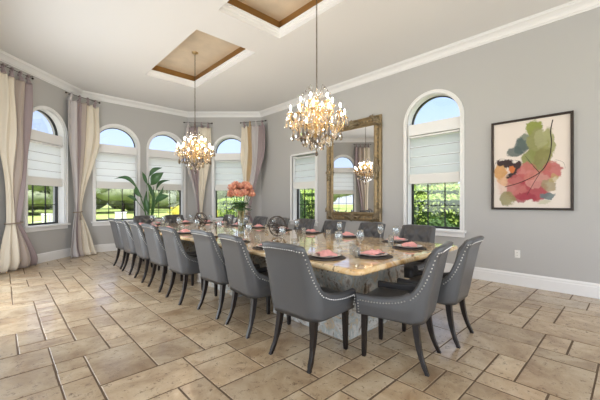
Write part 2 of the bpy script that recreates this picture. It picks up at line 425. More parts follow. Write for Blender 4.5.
# crown and base mouldings
def inset(poly,d):
    out=[];n=len(poly)
    for i in range(n):
        p=Vector(poly[i]);a=(p-Vector(poly[i-1])).normalized();b=(Vector(poly[(i+1)%n])-p).normalized()
        na=Vector((a.y,-a.x));nb=Vector((b.y,-b.x)); m=(na+nb); m/= (1+na.dot(nb)); out.append(p+m*d)
    return out
def moulding(name,poly,i0,i1,prof,m):
    bm=B(); rows=[]
    for d,z in prof:
        q=inset(poly,d); rows.append([(q[i%len(poly)].x,q[i%len(poly)].y,z) for i in range(i0,i1+1)])
    V=[[bm.verts.new(p) for p in r] for r in rows]
    for A,C in zip(V,V[1:]):
        for k in range(len(A)-1): bm.faces.new((A[k],A[k+1],C[k+1],C[k]))
    bm.faces.new([r[0] for r in V]); bm.faces.new([r[-1] for r in V][::-1])
    o=obj(name,bm,m); tag(o,kind='structure'); return o
crown=[(0,3.925),(.012,3.925),(.014,3.94),(.03,3.95),(.035,3.97),(.055,4.0),(.085,4.025),(.11,4.035),(.115,4.05),(.13,4.052),(.13,4.0699),(0,4.0699)]
basep=[(0,0),(.02,0),(.02,.145),(.016,.15),(.014,.165),(.018,.172),(.012,.185),(.004,.20),(0,.20)]
SEG=[(0,1,'left'),(1,2,'left_bay'),(2,3,'back'),(3,4,'right_bay'),(4,5,'right'),(5,6,'front'),(6,7,'lounge'),(7,8,'return')]
for i0,i1,nm in SEG:
    moulding('trim_%d'%k,CL,i0,i1,crown,M['white']); k+=1
    if nm not in('front','lounge'): moulding('baseboard_'+nm,CL,i0,i1,basep,M['white'])

# ---------------------------------------------------------------- floor of random-laid travertine
bm=B(); tl=bm.loops.layers.float_color.new('tint')
G=.2; X0,Y0=-4.5,-4.8; NX=int(10.7/G)+1; NY=int(14.7/G)+1
used=[[False]*NY for _ in range(NX)]
rnd=random.Random(11)
sizes=[(2,3),(3,2),(2,3),(2,2),(1,2),(2,1),(3,2),(1,1),(2,1)]
def tile(x0,x1,y0,y1):
    g=.0062; j=lambda: rnd.uniform(-.0015,.003)
    x0+=g+j();x1-=g+j();y0+=g+j();y1-=g+j(); b=.0025
    z=0
    lo=[(x0,y0),(x1,y0),(x1,y1),(x0,y1)]; hi=[(x0+b,y0+b),(x1-b,y0+b),(x1-b,y1-b),(x0+b,y1-b)]
    A=[bm.verts.new((x,y,-.012)) for x,y in lo];C=[bm.verts.new((x,y,-.0015)) for x,y in lo];D=[bm.verts.new((x,y,z)) for x,y in hi]
    t=(rnd.random(),rnd.random(),rnd.random(),1); fs=[bm.faces.new(D)]
    for P,Q in((A,C),(C,D)):
        for k in range(4): fs.append(bm.faces.new((P[k],P[(k+1)%4],Q[(k+1)%4],Q[k])))
    for f in fs:
        for l in f.loops: l[tl]=t
for j in range(NY):
    for i in range(NX):
        if used[i][j]: continue
        opts=sizes[:]; rnd.shuffle(opts); opts.append((1,1))
        for w,h_ in opts:
            if (w,h_)==(1,1) and rnd.random()<.5 and opts[-1]!=(w,h_): continue
            if i+w<=NX and j+h_<=NY and all(not used[i+a][j+b_] for a in range(w) for b_ in range(h_)):
                for a in range(w):
                    for b_ in range(h_): used[i+a][j+b_]=True
                tile(X0+i*G,X0+(i+w)*G,Y0+j*G,Y0+(j+h_)*G); break
def clip(co,no):
    bmesh.ops.bisect_plane(bm,geom=bm.verts[:]+bm.edges[:]+bm.faces[:],plane_co=co,plane_no=no,clear_outer=True)
e=.05
clip((-.28-e*.7,7.84+e*.7,0),(-.7071,.7071,0)); clip((4.2+e*.7,9.53+e*.7,0),(1.58,1.65,0)); clip((0,9.53+e,0),(0,1,0)); clip((5.85+e,0,0),(1,0,0)); clip((-4.2-e,0,0),(-1,0,0)); clip((0,-4.55,0),(0,-1,0))
gr=[(p.x,p.y) for p in inset(CL,-.06)]
f=bm.faces.new([bm.verts.new((x,y,-.003)) for x,y in gr][::-1]); f.material_index=1
f=bm.faces.new([bm.verts.new((x,y,-.10)) for x,y in gr]); f.material_index=1
bm.normal_update()
for f in bm.faces:
    if f.normal.z<0 and f.material_index==0 and abs(f.normal.z)>.9: f.normal_flip()
    if f.material_index==1 and f.calc_center_median().z>-.05 and f.normal.z<0: f.normal_flip()
o=obj('floor',bm,[M['tile'],M['grout']]); tag(o,kind='structure')

# ---------------------------------------------------------------- table
TX0,TX1,TY0,TY1,TZ=1.88,3.84,1.38,7.55,.80
tbl=empty('dining_table',(2.86,4.465,0)); tag(tbl,'long polished golden granite dining table on speckled stone pedestals','table')
def rrect(x0,x1,y0,y1,r,n=8):
    out=[]
    for cx,cy,a0 in ((x1-r,y1-r,0),(x0+r,y1-r,PI/2),(x0+r,y0+r,PI),(x1-r,y0+r,3*PI/2)):
        for k_ in range(n+1): t=a0+PI/2*k_/n; out.append((cx+r*math.cos(t),cy+r*math.sin(t)))
    return out
bm=B(); rings=[]
for d,z in [(.03,-.05),(.012,-.048),(.004,-.04),(.0,-.03),(.0,-.02),(.004,-.008),(.012,-.001),(.018,0)]:
    rings.append([bm.verts.new((x-2.86,y-4.465,TZ+z)) for x,y in rrect(TX0+d,TX1-d,TY0+d,TY1-d,.09-d*.5)])
for A,C in zip(rings,rings[1:]):
    n=len(A)
    for q in range(n): bm.faces.new((A[q],A[(q+1)%n],C[(q+1)%n],C[q])).smooth=True
bm.faces.new(rings[-1]); bm.faces.new(rings[0][::-1])
obj('tabletop',bm,M['top'],tbl)
for y0,y1 in ((1.84,2.92),(3.72,4.90),(5.95,7.05)):
    bm=B(); box(bm,2.32-2.86,3.40-2.86,y0-4.465,y1-4.465,.0,.7499,.006); obj('pedestal',bm,M['base'],tbl)

# ---------------------------------------------------------------- chairs
def Hc(y0):
    q=max(0,y0+.232)/.045; return .512+.468/(1+q)**1.35+.012*max(0,(y0-.02)/.25)**2
def plan(s,inner=0):
    """s in -1..1 round the U, returns x,y0 (seat level) and outward normal"""
    w=.275; yb=-.27; r=.10; yf=.27
    Ls=yf-(yb+r); La=r*PI/2; Lb=w-r; T=Ls+La+Lb; d=(1-abs(s))*T; sg=1 if s>=0 else -1
    if d<Ls: x,y,nx,ny=w,yf-d,1,0
    elif d<Ls+La:
        a=(d-Ls)/r; x=w-r+r*math.cos(a); y=yb+r-r*math.sin(a); nx,ny=math.cos(a),-math.sin(a)
    else: x=(w-r)-(d-Ls-La); y=yb; nx,ny=0,-1
    x-=nx*inner; y-=ny*inner
    return sg*x,y,sg*nx,ny,d
def lean(x,y,z,nd):
    """backs rake backwards and roll over at the top"""
    k_=max(0,(z-.42)/.56); wgt=sstep(.22,-.16,y)
    yy=y-(.115*k_**1.25+.03*max(0,k_-.82)/.18)*wgt
    xx=x*(1-.05*k_*wgt)
    if z<.46: xx*=1-.05*(.46-z)/.1; yy=yy+(.015*(.46-z)/.1 if y<0 else -.0)
    return Vector((xx,yy,z))
def chair():
    r=empty('dining_chair')
    NU,NV=110,14
    bm=B(); th=.05
    def hh(s): 
        x,y,nx,ny,d=plan(s); return Hc(y)-.012*sstep(.10,.28,abs(x))*(1 if y<-.13 else 0)
    def outer(u,v):
        s=-1+2*u; x,y,nx,ny,d=plan(s); z=.37+(hh(s)-.012-.37)*v; p=lean(x,y,z,0)
        p+=Vector((nx,ny,0))*.006*math.sin(PI*v); return p
    def inner(u,v):
        s=-1+2*u; x,y,nx,ny,d=plan(s,th); z=.43+(hh(s)-.012-.43)*v; p=lean(x,y,z,0); n=Vector((nx,ny,0))
        x0=s*.62; tz=z
        t=0
        if y<-.05 and z>.5:
            a=x0/.13;b=(z-.52)/.17; t=(abs(math.sin(PI*(a+b)/1))*abs(math.sin(PI*(a-b)/1)))**.45
            t*=sstep(.0,-.12,y)*sstep(.50,.56,z)*sstep(hh(s),hh(s)-.05,z)
        return p-n*(.002+.03*t)
    Vo=grid(bm,outer,NU,NV); 
    Vi=grid(bm,inner,NU,28,mi=1)
    for i in range(NU):
        # rounded rim
        pa=[Vo[i][NV],Vo[i+1][NV]]; pb=[Vi[i][28],Vi[i+1][28]]
        if i==0:
            rim=[]
        for q in (i,i+1):
            if len(rim)<=q:
                a=Vo[q][NV].co;b=Vi[q][28].co; mid=[]
                for t in (.2,.5,.8): 
                    m_=a.lerp(b,t); m_.z+=.012*math.sin(PI*t)+.002; mid.append(bm.verts.new(m_))
                rim.append([Vo[q][NV]]+mid+[Vi[q][28]])
        for q in range(4):
            f=bm.faces.new((rim[i][q],rim[i+1][q],rim[i+1][q+1],rim[i][q+1])); f.smooth=True
        f=bm.faces.new((Vo[i+1][0],Vo[i][0],Vi[i][0],Vi[i+1][0]))
    for i,rv in ((0,False),(NU,True)):
        L=[Vo[i][j] for j in range(NV+1)]+rim[i][1:4]+[Vi[i][j] for j in range(28,-1,-1)]
        bm.faces.new(L if rv else L[::-1])
    bmesh.ops.recalc_face_normals(bm,faces=bm.faces)
    obj('backrest',bm,[M['leather'],M['leather_in']],r)
    # seat
    bm=B(); n=[]
    def sq(ins,z,dome=0):
        pts=rrect(-.222+ins,.222-ins,-.215+ins,.275-ins,.05-ins*.3,5); return [bm.verts.new((x,y,z)) for x,y in pts]
    rr=[sq(.01,.37),sq(0,.38),sq(0,.46),sq(.012,.485),sq(.05,.502),sq(.12,.51)]
    for A,C in zip(rr,rr[1:]):
        for q in range(len(A)): bm.faces.new((A[q],A[(q+1)%len(A)],C[(q+1)%len(A)],C[q])).smooth=True
    bm.faces.new(rr[-1]); bm.faces.new(rr[0][::-1]); obj('seat',bm,M['leather'],r)
    # nailheads along the outer edge
    w_,r_,yf_,yb_=.275,.10,.27,-.27; T=(yf_-(yb_+r_))+r_*PI/2+(w_-r_)
    def on(a_,z):
        s=max(-1,min(1,a_/T)); x,y,nx,ny,d=plan(s); h_=hh(s)-.012; v=(z-.37)/max(.01,h_-.37)
        p=lean(x,y,z,0)+Vector((nx,ny,0))*(.006*math.sin(PI*max(0,min(1,v)))+.002); return p,Vector((nx,ny,0))
    E2=[Vector((T*q/400,hh(q/400)-.012)) for q in range(401)]; off=[]
    for q in range(401):
        t=(E2[min(q+1,400)]-E2[max(q-1,0)]).normalized(); o2=E2[q]+Vector((t.y,-t.x))*.034
        if o2.x<T-.022 and min((o2-e_).length for e_ in E2[::2])>.0325: off.append(o2)
    off+= [Vector((T-.022,off[-1].y-.003*q)) for q in range(int((off[-1].y-.385)/.003))]
    # drop loops left by the inward offset at the tight bend
    full=[on(-q.x,q.y) for q in off[::-1]]+[on(q.x,q.y) for q in off]
    bm=B(); acc=0; last=None
    for p,nn in full:
        if last is not None: acc+=(p-last).length
        if last is None or acc>=.0235:
            acc=0
            rot=nn.to_track_quat('Z','Y').to_matrix()
            vs=bmesh.ops.create_cone(bm,cap_ends=True,segments=7,radius1=.0066,radius2=.0033,depth=.006,matrix=Matrix.Translation(p)@rot.to_4x4())
        last=p
    obj('nailhead_trim',bm,M['nail'],r)
    bt=None
    for b_ in range(0,4):
        for a_ in range(-2,3):
            x0=a_*.13+( .065 if b_%2 else 0); z=.52+.085*b_+.085; s=x0/.62
            if abs(s)>.36 or z>.92: continue
            xx,y,nx,ny,d=plan(s,th); p=lean(xx,y,z,0)-Vector((nx,ny,0))*.006
            if bt is None:
                bm=B(); ball(bm,(0,0,0),.009,sub=1); bt=obj('tuft_button',bm,M['leather_in'],r)
            else:
                bt=bt.copy(); COL.objects.link(bt)
            bt.location=p
    def leg(pts,ra,rb):
        bm=B(); P=catmull(pts,5); n=len(P); R_=[]
        for i_,p in enumerate(P):
            w=ra+(rb-ra)*i_/(n-1)
            R_.append([bm.verts.new(p+Vector((dx*w,dy*w,0))) for dx,dy in((-1,-1),(1,-1),(1,1),(-1,1))])
        for A,C in zip(R_,R_[1:]):
            for q in range(4): bm.faces.new((A[q],C[q],C[(q+1)%4],A[(q+1)%4]))
        bm.faces.new(R_[0]); bm.faces.new(R_[-1][::-1]); bmesh.ops.bevel(bm,geom=[e_ for e_ in bm.edges if abs((e_.verts[0].co-e_.verts[1].co).z)>.02],offset=.004,segments=1,affect='EDGES')
        obj('leg',bm,M['dark_wood'],r)
    for sg in (-1,1):
        leg([(sg*.195,.225,.40),(sg*.196,.228,.2),(sg*.198,.23,0)],.024,.015)
        leg([(sg*.19,-.19,.40),(sg*.195,-.205,.26),(sg*.205,-.235,.12),(sg*.218,-.285,0)],.025,.014)
    return r
ORD=['nearest','second','third','fourth','fifth','sixth','seventh','eighth and farthest']
proto=chair(); first=[True]
def put_chair(x,y,rz,label,group):
    c=proto if first[0] else copy_tree(proto); first[0]=False
    c.location=(x,y,0); c.rotation_euler=(0,0,rz); tag(c,label,'chair',group); return c
LY=[1.94,2.74,3.42,4.17,4.92,5.66,6.40,7.08]; LX=[1.97,2.005,2.02,1.92,1.925,1.935,1.935,1.95]
lrot=[4,-4,2,0,1,-2,0,2]
RY=[2.06,2.84,3.58,4.30,5.02,5.74,6.44,7.1]
for i in range(8):
    put_chair(LX[i],LY[i],-PI/2+math.radians(lrot[i]),'grey leather nailhead dining chair, %s from near end in the open floor row'%ORD[i],'grey nailhead chairs around the dining table')
for i in range(8):
    put_chair(3.86,RY[i],PI/2+math.radians([2,-3,1,2,-1,0,2,-2][i]),'grey tufted leather dining chair, %s from near end in the mirror side row'%ORD[i],'grey nailhead chairs around the dining table')
put_chair(2.47,1.39,math.radians(12),'grey leather nailhead dining chair, left one of the near table end pair','grey nailhead chairs around the dining table')
put_chair(3.16,1.38,math.radians(4),'grey leather nailhead dining chair, right one of the pair at the near table end','grey nailhead chairs around the dining table')
put_chair(2.45,7.62,PI,'grey tufted dining chair at the far table end, in front of the leafy plant','grey nailhead chairs around the dining table')
put_chair(3.15,7.62,PI,'grey tufted dining chair at the far table end, right of the leafy plant','grey nailhead chairs around the dining table')

# ---------------------------------------------------------------- place settings
def placemat():
    bm=B(); lathe(bm,[(.001,0),(.175,0),(.18,.003),(.175,.007),(.001,.006)],40); return obj('placemat',bm,M['charger'])
def plate():
    bm=B(); lathe(bm,[(.001,.0),(.07,.0),(.075,.004),(.11,.014),(.135,.020),(.137,.023),(.11,.018),(.075,.008),(.001,.007)],40); return obj('dinner_plate',bm,M['plate'])
def napkin(seed):
    bm=B(); sd=seed*7.3
    def fn(u,v):
        x=(u-.5)*.21;y=(v-.5)*.15; rr=math.hypot(x/.11,y/.085)
        z=.012+.03*max(0,1-rr**2)*(.7+.9*noise.noise(Vector((x*16+sd,y*16,0))))+.018*noise.noise(Vector((x*40,y*40+sd,1)))*max(0,1-rr*.7)
        x+=.022*noise.noise(Vector((y*18,sd,x*9)));y+=.022*noise.noise(Vector((x*18,sd+5,y*9)))
        return (x,y,max(.002,z-.01*max(0,rr-.8)))
    V=grid(bm,fn,26,20); o=obj('napkin',bm,M['napkin']); m=o.modifiers.new('s','SOLIDIFY'); m.thickness=.003; m.offset=1; return o
def wineglass():
    r=empty('wine_glass'); bm=B()
    lathe(bm,[(.034,0),(.034,.002),(.012,.005),(.005,.012),(.0045,.05),(.0045,.095),(.008,.105)],18,caps=True); obj('stem',bm,M['drink_glass'],r)
    bm=B(); lathe(bm,[(.006,.104),(.022,.115),(.036,.14),(.040,.165),(.037,.195),(.032,.22),(.0308,.22),(.036,.195),(.0385,.165),(.0345,.141),(.02,.117),(.001,.110)],22,caps=False); obj('bowl',bm,M['drink_glass'],r)
    return r
def tumbler():
    bm=B(); lathe(bm,[(.001,0),(.030,0),(.036,.10),(.0345,.10),(.029,.012),(.001,.012)],20,caps=False); return obj('water_tumbler',bm,M['drink_glass'])
PM=placemat();PL=plate();NK=[napkin(i) for i in range(4)];WG=wineglass();TB=tumbler()
cnt=[0]
def setting(x,y,ang,desc,sp):
    def P(f,s): return (x+math.cos(ang)*f-math.sin(ang)*s, y+math.sin(ang)*f+math.cos(ang)*s)
    i=cnt[0]; cnt[0]+=1
    a=PM if i==0 else PM.copy(); b=PL if i==0 else PL.copy(); c=NK[i] if i<4 else NK[i%4].copy()
    if i: COL.objects.link(a);COL.objects.link(b)
    if i>=4: COL.objects.link(c)
    a.location=(x,y,TZ+.0002); b.location=(x,y,TZ+.0072); c.location=(x+.008*math.sin(i),y,TZ+.0215); c.rotation_euler=(0,0,ang+PI/2+math.sin(i*2.1)*.6)
    tag(a,'round dark placemat '+desc,'placemat','dark placemats at the place settings'); tag(b,'pale dinner plate '+desc,'plate','plates at the place settings')
    tag(c,'crumpled pink cloth napkin '+desc,'napkin','pink napkins on the plates')
    w=WG if i==0 else copy_tree(WG); q=P(.215,-.10 if sp else .03); w.location=(q[0],q[1],TZ+.0002); tag(w,'clear stemmed wine glass '+desc,'glass','wine glasses at the place settings')
    t=TB if i==0 else TB.copy()
    if i: COL.objects.link(t)
    q=P(.20,-.19 if not sp else .04); t.location=(q[0],q[1],TZ+.0002); tag(t,'clear straight water tumbler '+desc,'glass','water tumblers at the place settings')
setting(2.49,1.66,PI/2,'before the left chair of the near table end',True)
setting(3.21,1.68,PI/2,'before the right chair of the near table end',True)
for i in range(8): setting(2.12,LY[i]+(-.03 if i==0 else 0),0,'before the %s chair of the open floor row'%ORD[i],False)
for i in range(8): setting(3.62,RY[i],PI,'before the %s chair of the mirror side row'%ORD[i],i%2==0)
setting(2.5,7.28,-PI/2,'before the far end chair nearest the leafy plant',True)
setting(3.15,7.28,-PI/2,'before the far end chair right of the leafy plant',False)

# wire orbs
def orb(x,y,r,label):
    o=empty('wire_orb',(x,y,TZ+r)); tag(o,label,'ornament','wire orbs along the table')
    rd=random.Random(3)
    for k_ in range(6):
        q=Matrix.Rotation(rd.uniform(0,PI),3,'Z')@Matrix.Rotation(PI/2*((k_%3)/2)+rd.uniform(-.3,.3),3,'X')
        rk=r-.006-.0012*k_
        bm=B(); tube(bm,[q@Vector((rk*math.cos(t),rk*math.sin(t),0)) for t in [2*PI*j/40 for j in range(40)]],.0055,6,closed=True); obj('ring',bm,M['iron'],o)
    bm=B(); ball(bm,(0,0,-r*.5),.03,sub=2); tube(bm,[(0,0,-r*.55),(0,0,-r+.012)],.004,6); obj('candle_cup',bm,M['iron'],o)
orb(2.86,3.50,.155,'aged metal wire orb on the table between the flowers and the near end')
orb(2.90,5.98,.145,'aged metal wire orb on the table beyond the flower vase')

# flower vase
v=empty('glass_vase',(2.86,4.45,TZ)); tag(v,'tall clear cylinder glass vase on the table holding peach blooms','vase')
bm=B(); lathe(bm,[(.001,0),(.052,0),(.055,.004),(.055,.36),(.0515,.36),(.051,.02),(.001,.018)],28,caps=False); obj('vase_body',bm,M['vase_glass'],v)
bm=B(); lathe(bm,[(.001,.019),(.0505,.019),(.0505,.14),(.001,.14)],28,caps=False); obj('water',bm,M['vase_glass'],v)
FL=[]
rd=random.Random(5)
heads=[(0,-.16,.60,.07),(-.13,-.09,.69,.07),(.14,-.08,.69,.07),(0,-.02,.70,.07),(-.09,.02,.735,.075),(.085,-.03,.73,.075),(-.15,-.03,.64,.07),(-.055,-.10,.62,.08),(.075,-.11,.625,.08),(.16,.0,.64,.07),(.0,.10,.70,.07),(-.1,.1,.66,.07),(.11,.1,.66,.07),(-.19,.06,.6,.06),(.2,-.08,.6,.06)]
fl0=[]
for k_,(hx,hy,hz,hr) in enumerate(heads):
    # rotate so that local -y faces the camera
    ca=-.75; hx*=.95; x=hx*math.cos(ca)-hy*math.sin(ca); y=hx*math.sin(ca)+hy*math.cos(ca)
    hz+=(.06 if hz>.68 else .03); f=empty('cut_peony',(2.86,4.45,TZ)); tag(f,'peach peony with ruffled petals in the bunch in the tall glass vase','flower','peach peonies in the table vase')
    bm=B(); a0=rd.uniform(0,6); tube(bm,catmull([(.02*math.cos(a0),.02*math.sin(a0),.022),(.03*math.cos(a0+2),.03*math.sin(a0+2),.33),(x*.6,y*.6,.48),(x,y,hz-.02)],6),.0045,6); obj('stem',bm,M['stem'],f)
    bm=B(); ctr=Vector((x,y,hz))
    for ring,(nn,rad,tilt,sz) in enumerate(((5,.014,.25,.034),(7,.03,.6,.042),(9,.045,1.0,.048),(10,.052,1.45,.046))):
        for j in range(nn):
            th_=2*PI*j/nn+ring*.5+rd.uniform(-.1,.1)
            base=Matrix.Rotation(th_,3,'Z')@Matrix.Rotation(tilt+rd.uniform(-.12,.12),3,'Y')
            def fn(u,vv,base=base,sz=sz,rad=rad):
                a_=(u-.5)*1.5; L=vv*sz*1.25
                p=Vector((rad*.25+.012*math.sin(PI*vv)-.008*vv, math.sin(a_)*sz*.62*math.sin(PI*min(.97,.15+vv*.8)), L)); p.x+=-abs(a_)*.008+.010*math.sin(u*14+vv*6+j)*vv
                return ctr+(base@p)*(hr/.053)-Vector((0,0,.02))
            grid(bm,fn,5,4,mi=(j+ring)%2)
    obj('bloom',bm,[M['petal'],M['petal_d']] if k_%3 else [M['petal_d'],M['petal']],f,smooth=True)
fo=empty('vase_foliage',(2.86,4.45,TZ)); tag(fo,'dark green leaves under the peach blooms in the glass vase','foliage')
bm=B()
def leafquad(bm,base,dirv,L,W,curl=.3,mi=0,n=6,up=Vector((0,0,1))):
    d=Vector(dirv).normalized(); side=d.cross(up); 
    if side.length<1e-3: side=Vector((1,0,0))
    side.normalize(); nrm=side.cross(d)
    def fn(u,v_):
        w=W*math.sin(PI*min(.995,max(.02,v_)**.8))*(u-.5); dr=-curl*L*v_*v_
        return Vector(base)+d*L*v_+side*w+nrm*(abs(u-.5)*W*.35)+Vector((0,0,dr))
    grid(bm,fn,2,n,mi=mi)
for k_ in range(26):
    a_=2*PI*k_/26+rd.uniform(-.1,.1); z=rd.uniform(.42,.55); leafquad(bm,(.02*math.cos(a_),.02*math.sin(a_),z-.06),(math.cos(a_),math.sin(a_),rd.uniform(.1,.6)),rd.uniform(.13,.2),.07,.4)
for k_ in range(7):
    a_=2*PI*k_/7; tube(bm,[(.018*math.cos(a_),.018*math.sin(a_),.025),(.022*math.cos(a_+1),.022*math.sin(a_+1),.3),(.03*math.cos(a_+1),.03*math.sin(a_+1),.5)],.0035,5)
obj('leaves',bm,M['leaf'],fo)

# ---------------------------------------------------------------- leafy plant behind the table
PX,PY=2.84,8.78
p=empty('potted_plant',(PX,PY,0)); tag(p,'tall broad-leaved green plant with arching stems standing before the back wall between windows','plant')
bm=B(); lathe(bm,[(.001,0),(.15,0),(.17,.02),(.19,.5),(.215,.52),(.215,.56),(.19,.56),(.18,.52),(.001,.5)],28,caps=False); obj('pot',bm,M['pot'],p)
bm=B(); lathe(bm,[(.001,.53),(.18,.522)],20,caps=False); obj('soil',bm,M['soil'],p)
rv=Vector((.728,-.686,0)) # roughly the photo's right
cam_f=Vector((.686,.728,0))
# (end offset right, depth, z end, leaf length, width, droop, midpoint lift)
# leaf: start and end in metres (right, up) at the plant's distance, width, depth offset, arch
def q_(px,py): return ((px-150)/38.0,1.3+(202-py)/38.0)
LV=[((139,189),(117,179),.10,-.10,.16),((144,184),(138,171),.10,.15,.03),((139,186),(147,198),.13,-.2,-.03),((147,176),(160,167),.12,.1,.06),((153,185),(166,173),.25,-.15,.03),
 ((155,190),(169,180),.09,.05,.09),((159,201),(174,196),.17,-.25,.03),((139,201),(129,196),.09,-.1,.04),((149,215),(146,191),.13,0,-.03),((151,214),(151,186),.08,.1,.03),((150,199),(141,181),.10,.2,.05),((152,205),(160,186),.10,.15,-.04)]
for k_,(a_,b_,W,dd,arch) in enumerate(LV):
    a_=q_(*a_);b_=q_(*b_); S_=rv*a_[0]+cam_f*dd+Vector((0,0,a_[1])); E_=rv*b_[0]+cam_f*dd*1.3+Vector((0,0,b_[1]))
    b0=rv*(.012*k_-.07)+Vector((0,0,.50)); mid=b0.lerp(S_,.55); mid.x-=(S_.x-b0.x)*.25; mid.y-=(S_.y-b0.y)*.25
    bm=B(); P_=catmull([b0,mid,S_],8); tube(bm,P_,[.013-.006*i_/(len(P_)-1) for i_ in range(len(P_))],6); s_=obj('stalk',bm,M['stem'],p)
    D_=(E_-S_); side=D_.normalized().cross(cam_f).normalized()
    if side.z<0: side=-side
    nrm=cam_f*-1
    def fn(u,v_,S_=S_,D_=D_,side=side,W=W,arch=arch):
        w=W*math.sin(PI*min(.99,max(.02,v_))**.85)*(u-.5)
        return S_+D_*v_+side*(w+arch*math.sin(PI*v_))+nrm*(-abs(u-.5)*W*.4+.05*math.sin(PI*v_))
    bm=B(); grid(bm,fn,4,14); o=obj('leaf',bm,M['leaf'],s_)

# ---------------------------------------------------------------- curtains
def curtain(label,A,Bp,ztop,T,zt,wt,C,D,bands,tabs,ph=0,wall_dir=None,wedge=None):
    A,Bp,T,C,D=[Vector((q[0],q[1],0)) for q in (A,Bp,T,C,D)]
    r=empty('curtain',((A.x+Bp.x)/2,(A.y+Bp.y)/2,0)); tag(r,label,'curtain','silk curtains tied back beside the windows'); org=r.location.copy()
    dirv=(Bp-A).normalized(); nrm=Vector((dirv.y,-dirv.x,0))
    if nrm.dot(Vector((-1,-1,0)))<0: nrm=-nrm
    tw=(Bp-A).length
    def pos(s,z):
        top=A.lerp(Bp,s); tie=T+dirv*(s-.5)*wt; bot=C.lerp(D,s)
        if z>zt:
            t=(ztop-z)/(ztop-zt); e=sstep(.25,1.04,t); b=top.lerp(tie,e*.99); amp=.034*(1-.6*e)
        else:
            t=(zt-z)/zt; e=1-(1-t)**1.5; b=tie.lerp(bot,e); amp=.014+.035*e
        k1=math.sin(2*PI*(s*4.0)+ph); k2=math.sin(2*PI*s*9.1+ph*2)*.3
        b=b+nrm*(amp*(k1+k2))+nrm*(.02*math.sin(z*3+s*7))+dirv*.01*math.sin(z*4+s*9)
        if z<.25: b=b+nrm*(.25-z)**2*1.2
        return b+Vector((0,0,z))-org
    for s0,s1,m,lb in bands:
        bm=B()
        def fn(u,v_,s0=s0,s1=s1):
            z=ztop-(ztop-.012)*v_; s=s0+(s1-s0)*u
            z2=z-(.03*math.sin(s*30)*0 if v_>0 else 0)
            q=pos(s,max(.012,z2)); 
            if v_==0: q.z-=.02*abs(math.sin(PI*(s*tabs)))
            return q
        grid(bm,fn,max(6,int(60*(s1-s0))),56); o=obj('fabric_panel',bm,m,r); o['label']=lb
        md=o.modifiers.new('s','SOLIDIFY'); md.thickness=.004
    # tabs and rod
    zr=ztop+.12; 
    off=nrm*.0
    bm=B(); a_=A-dirv*.02;b_=Bp+dirv*.02; tube(bm,[a_-org+Vector((0,0,zr)),b_-org+Vector((0,0,zr))],.006,8)
    for q in (a_,b_): ball(bm,q-org+Vector((0,0,zr)),.022,sub=2)
    # wall brackets
    for s in (.12,.88):
        q=A.lerp(Bp,s)-org+Vector((0,0,zr)); tube(bm,[q,q-nrm*.10],.006,6)
    obj('curtain_rod',bm,M['bronze'],r)
    for k_ in range(tabs):
        s=(k_+.5)/tabs; m=[b for b in bands if b[0]<=s<=b[1]][0][2]; q=pos(s,ztop); c0=A.lerp(Bp,s)-org
        bm=B(); 
        tube(bm,[Vector((c0.x,c0.y,zr))+Vector((0,0,.026*math.sin(t)))+nrm*(.026*math.cos(t)) for t in [2*PI*j/14 for j in range(14)]],.015,6,closed=True)
        ball(bm,(c0.x+nrm.x*.015,c0.y+nrm.y*.015,zr-.045),.034,sub=2,sz=.8)
        tube(bm,catmull([Vector((c0.x,c0.y,zr-.05))+nrm*.01,Vector(((c0.x+q.x)/2,(c0.y+q.y)/2,(zr-.05+ztop)/2)),q-Vector((0,0,.03))],4),[.02,.022,.026,.03,.034,.038,.042,.046,.05][:9],8)
        obj('tab_tie',bm,M['mauve_f'] if m is M['cream_f'] or m is M['taupe_f'] else m,r)
    # tieback
    bm=B(); n=24; ring=[]
    for j in range(n):
        t=2*PI*j/n; q=T+dirv*(wt*.56+.025)*math.cos(t)+nrm*(.075)*math.sin(t); ring.append(Vector((q.x,q.y,zt+.01*math.cos(t)))-org)
    tube(bm,ring,.013,6,closed=True)
    q=T-dirv*0+nrm*.085-org; tube(bm,[q+Vector((0,0,zt)),q+Vector((0,0,zt-.08))],.01,6); lathe(bm,[(.004,0),(.018,-.01),(.02,-.04),(.012,-.05),(.022,-.12),(.004,-.125)],10,c=(q.x,q.y,zt-.07))
    obj('tieback',bm,M['rope'],r)
def onleft(t,off=.10): return (1.41-.7071*t+.7071*off,9.53-.7071*t-.7071*off)
cA=onleft(2.16);cB=onleft(1.47)
curtain('cream and mauve silk curtain at the far left edge of the room',cA,cB,3.70,onleft(1.90,.14),.90,.26,onleft(2.32,.28),onleft(1.36,.16),
 [(0,.42,M['cream_f'],'cream silk panel'),(.42,.74,M['taupe_f'],'taupe silk panel'),(.74,1,M['mauve_f'],'mauve grey silk panel')],4,.4)
curtain('silver, mauve and cream silk curtain in the corner left of the back windows',(1.10,9.06),(1.80,9.40),3.72,(1.335,9.22),1.06,.13,(1.10,8.97),(1.66,9.28),
 [(0,.28,M['silver_f'],'silver grey silk panel'),(.28,.44,M['mauve_f'],'mauve silk panel'),(.44,.58,M['taupe_f'],'taupe silk panel'),(.58,1,M['cream_f'],'cream silk panel')],4,1.2)
curtain('mauve and cream silk curtain in the corner between back wall and angled bay window',(4.05,9.40),(4.68,8.94),3.60,(4.38,9.10),.97,.13,(4.10,9.2),(4.62,8.85),
 [(0,.14,M['silver_f'],'silver grey silk panel'),(.14,.50,M['mauve_f'],'mauve silk panel'),(.50,1,M['cream_f'],'cream silk panel')],4,.2)
curtain('cream, tan and mauve silk curtain in the right corner behind the peach flowers',(5.32,8.26),(5.70,7.56),3.60,(5.36,7.98),.97,.14,(5.25,8.2),(5.62,7.6),
 [(0,.28,M['cream_f'],'cream silk panel'),(.28,.48,M['tan_f'],'tan silk panel'),(.48,.74,M['silver_f'],'silver grey silk panel'),(.74,1,M['mauve_f'],'mauve silk panel')],4,2.0)

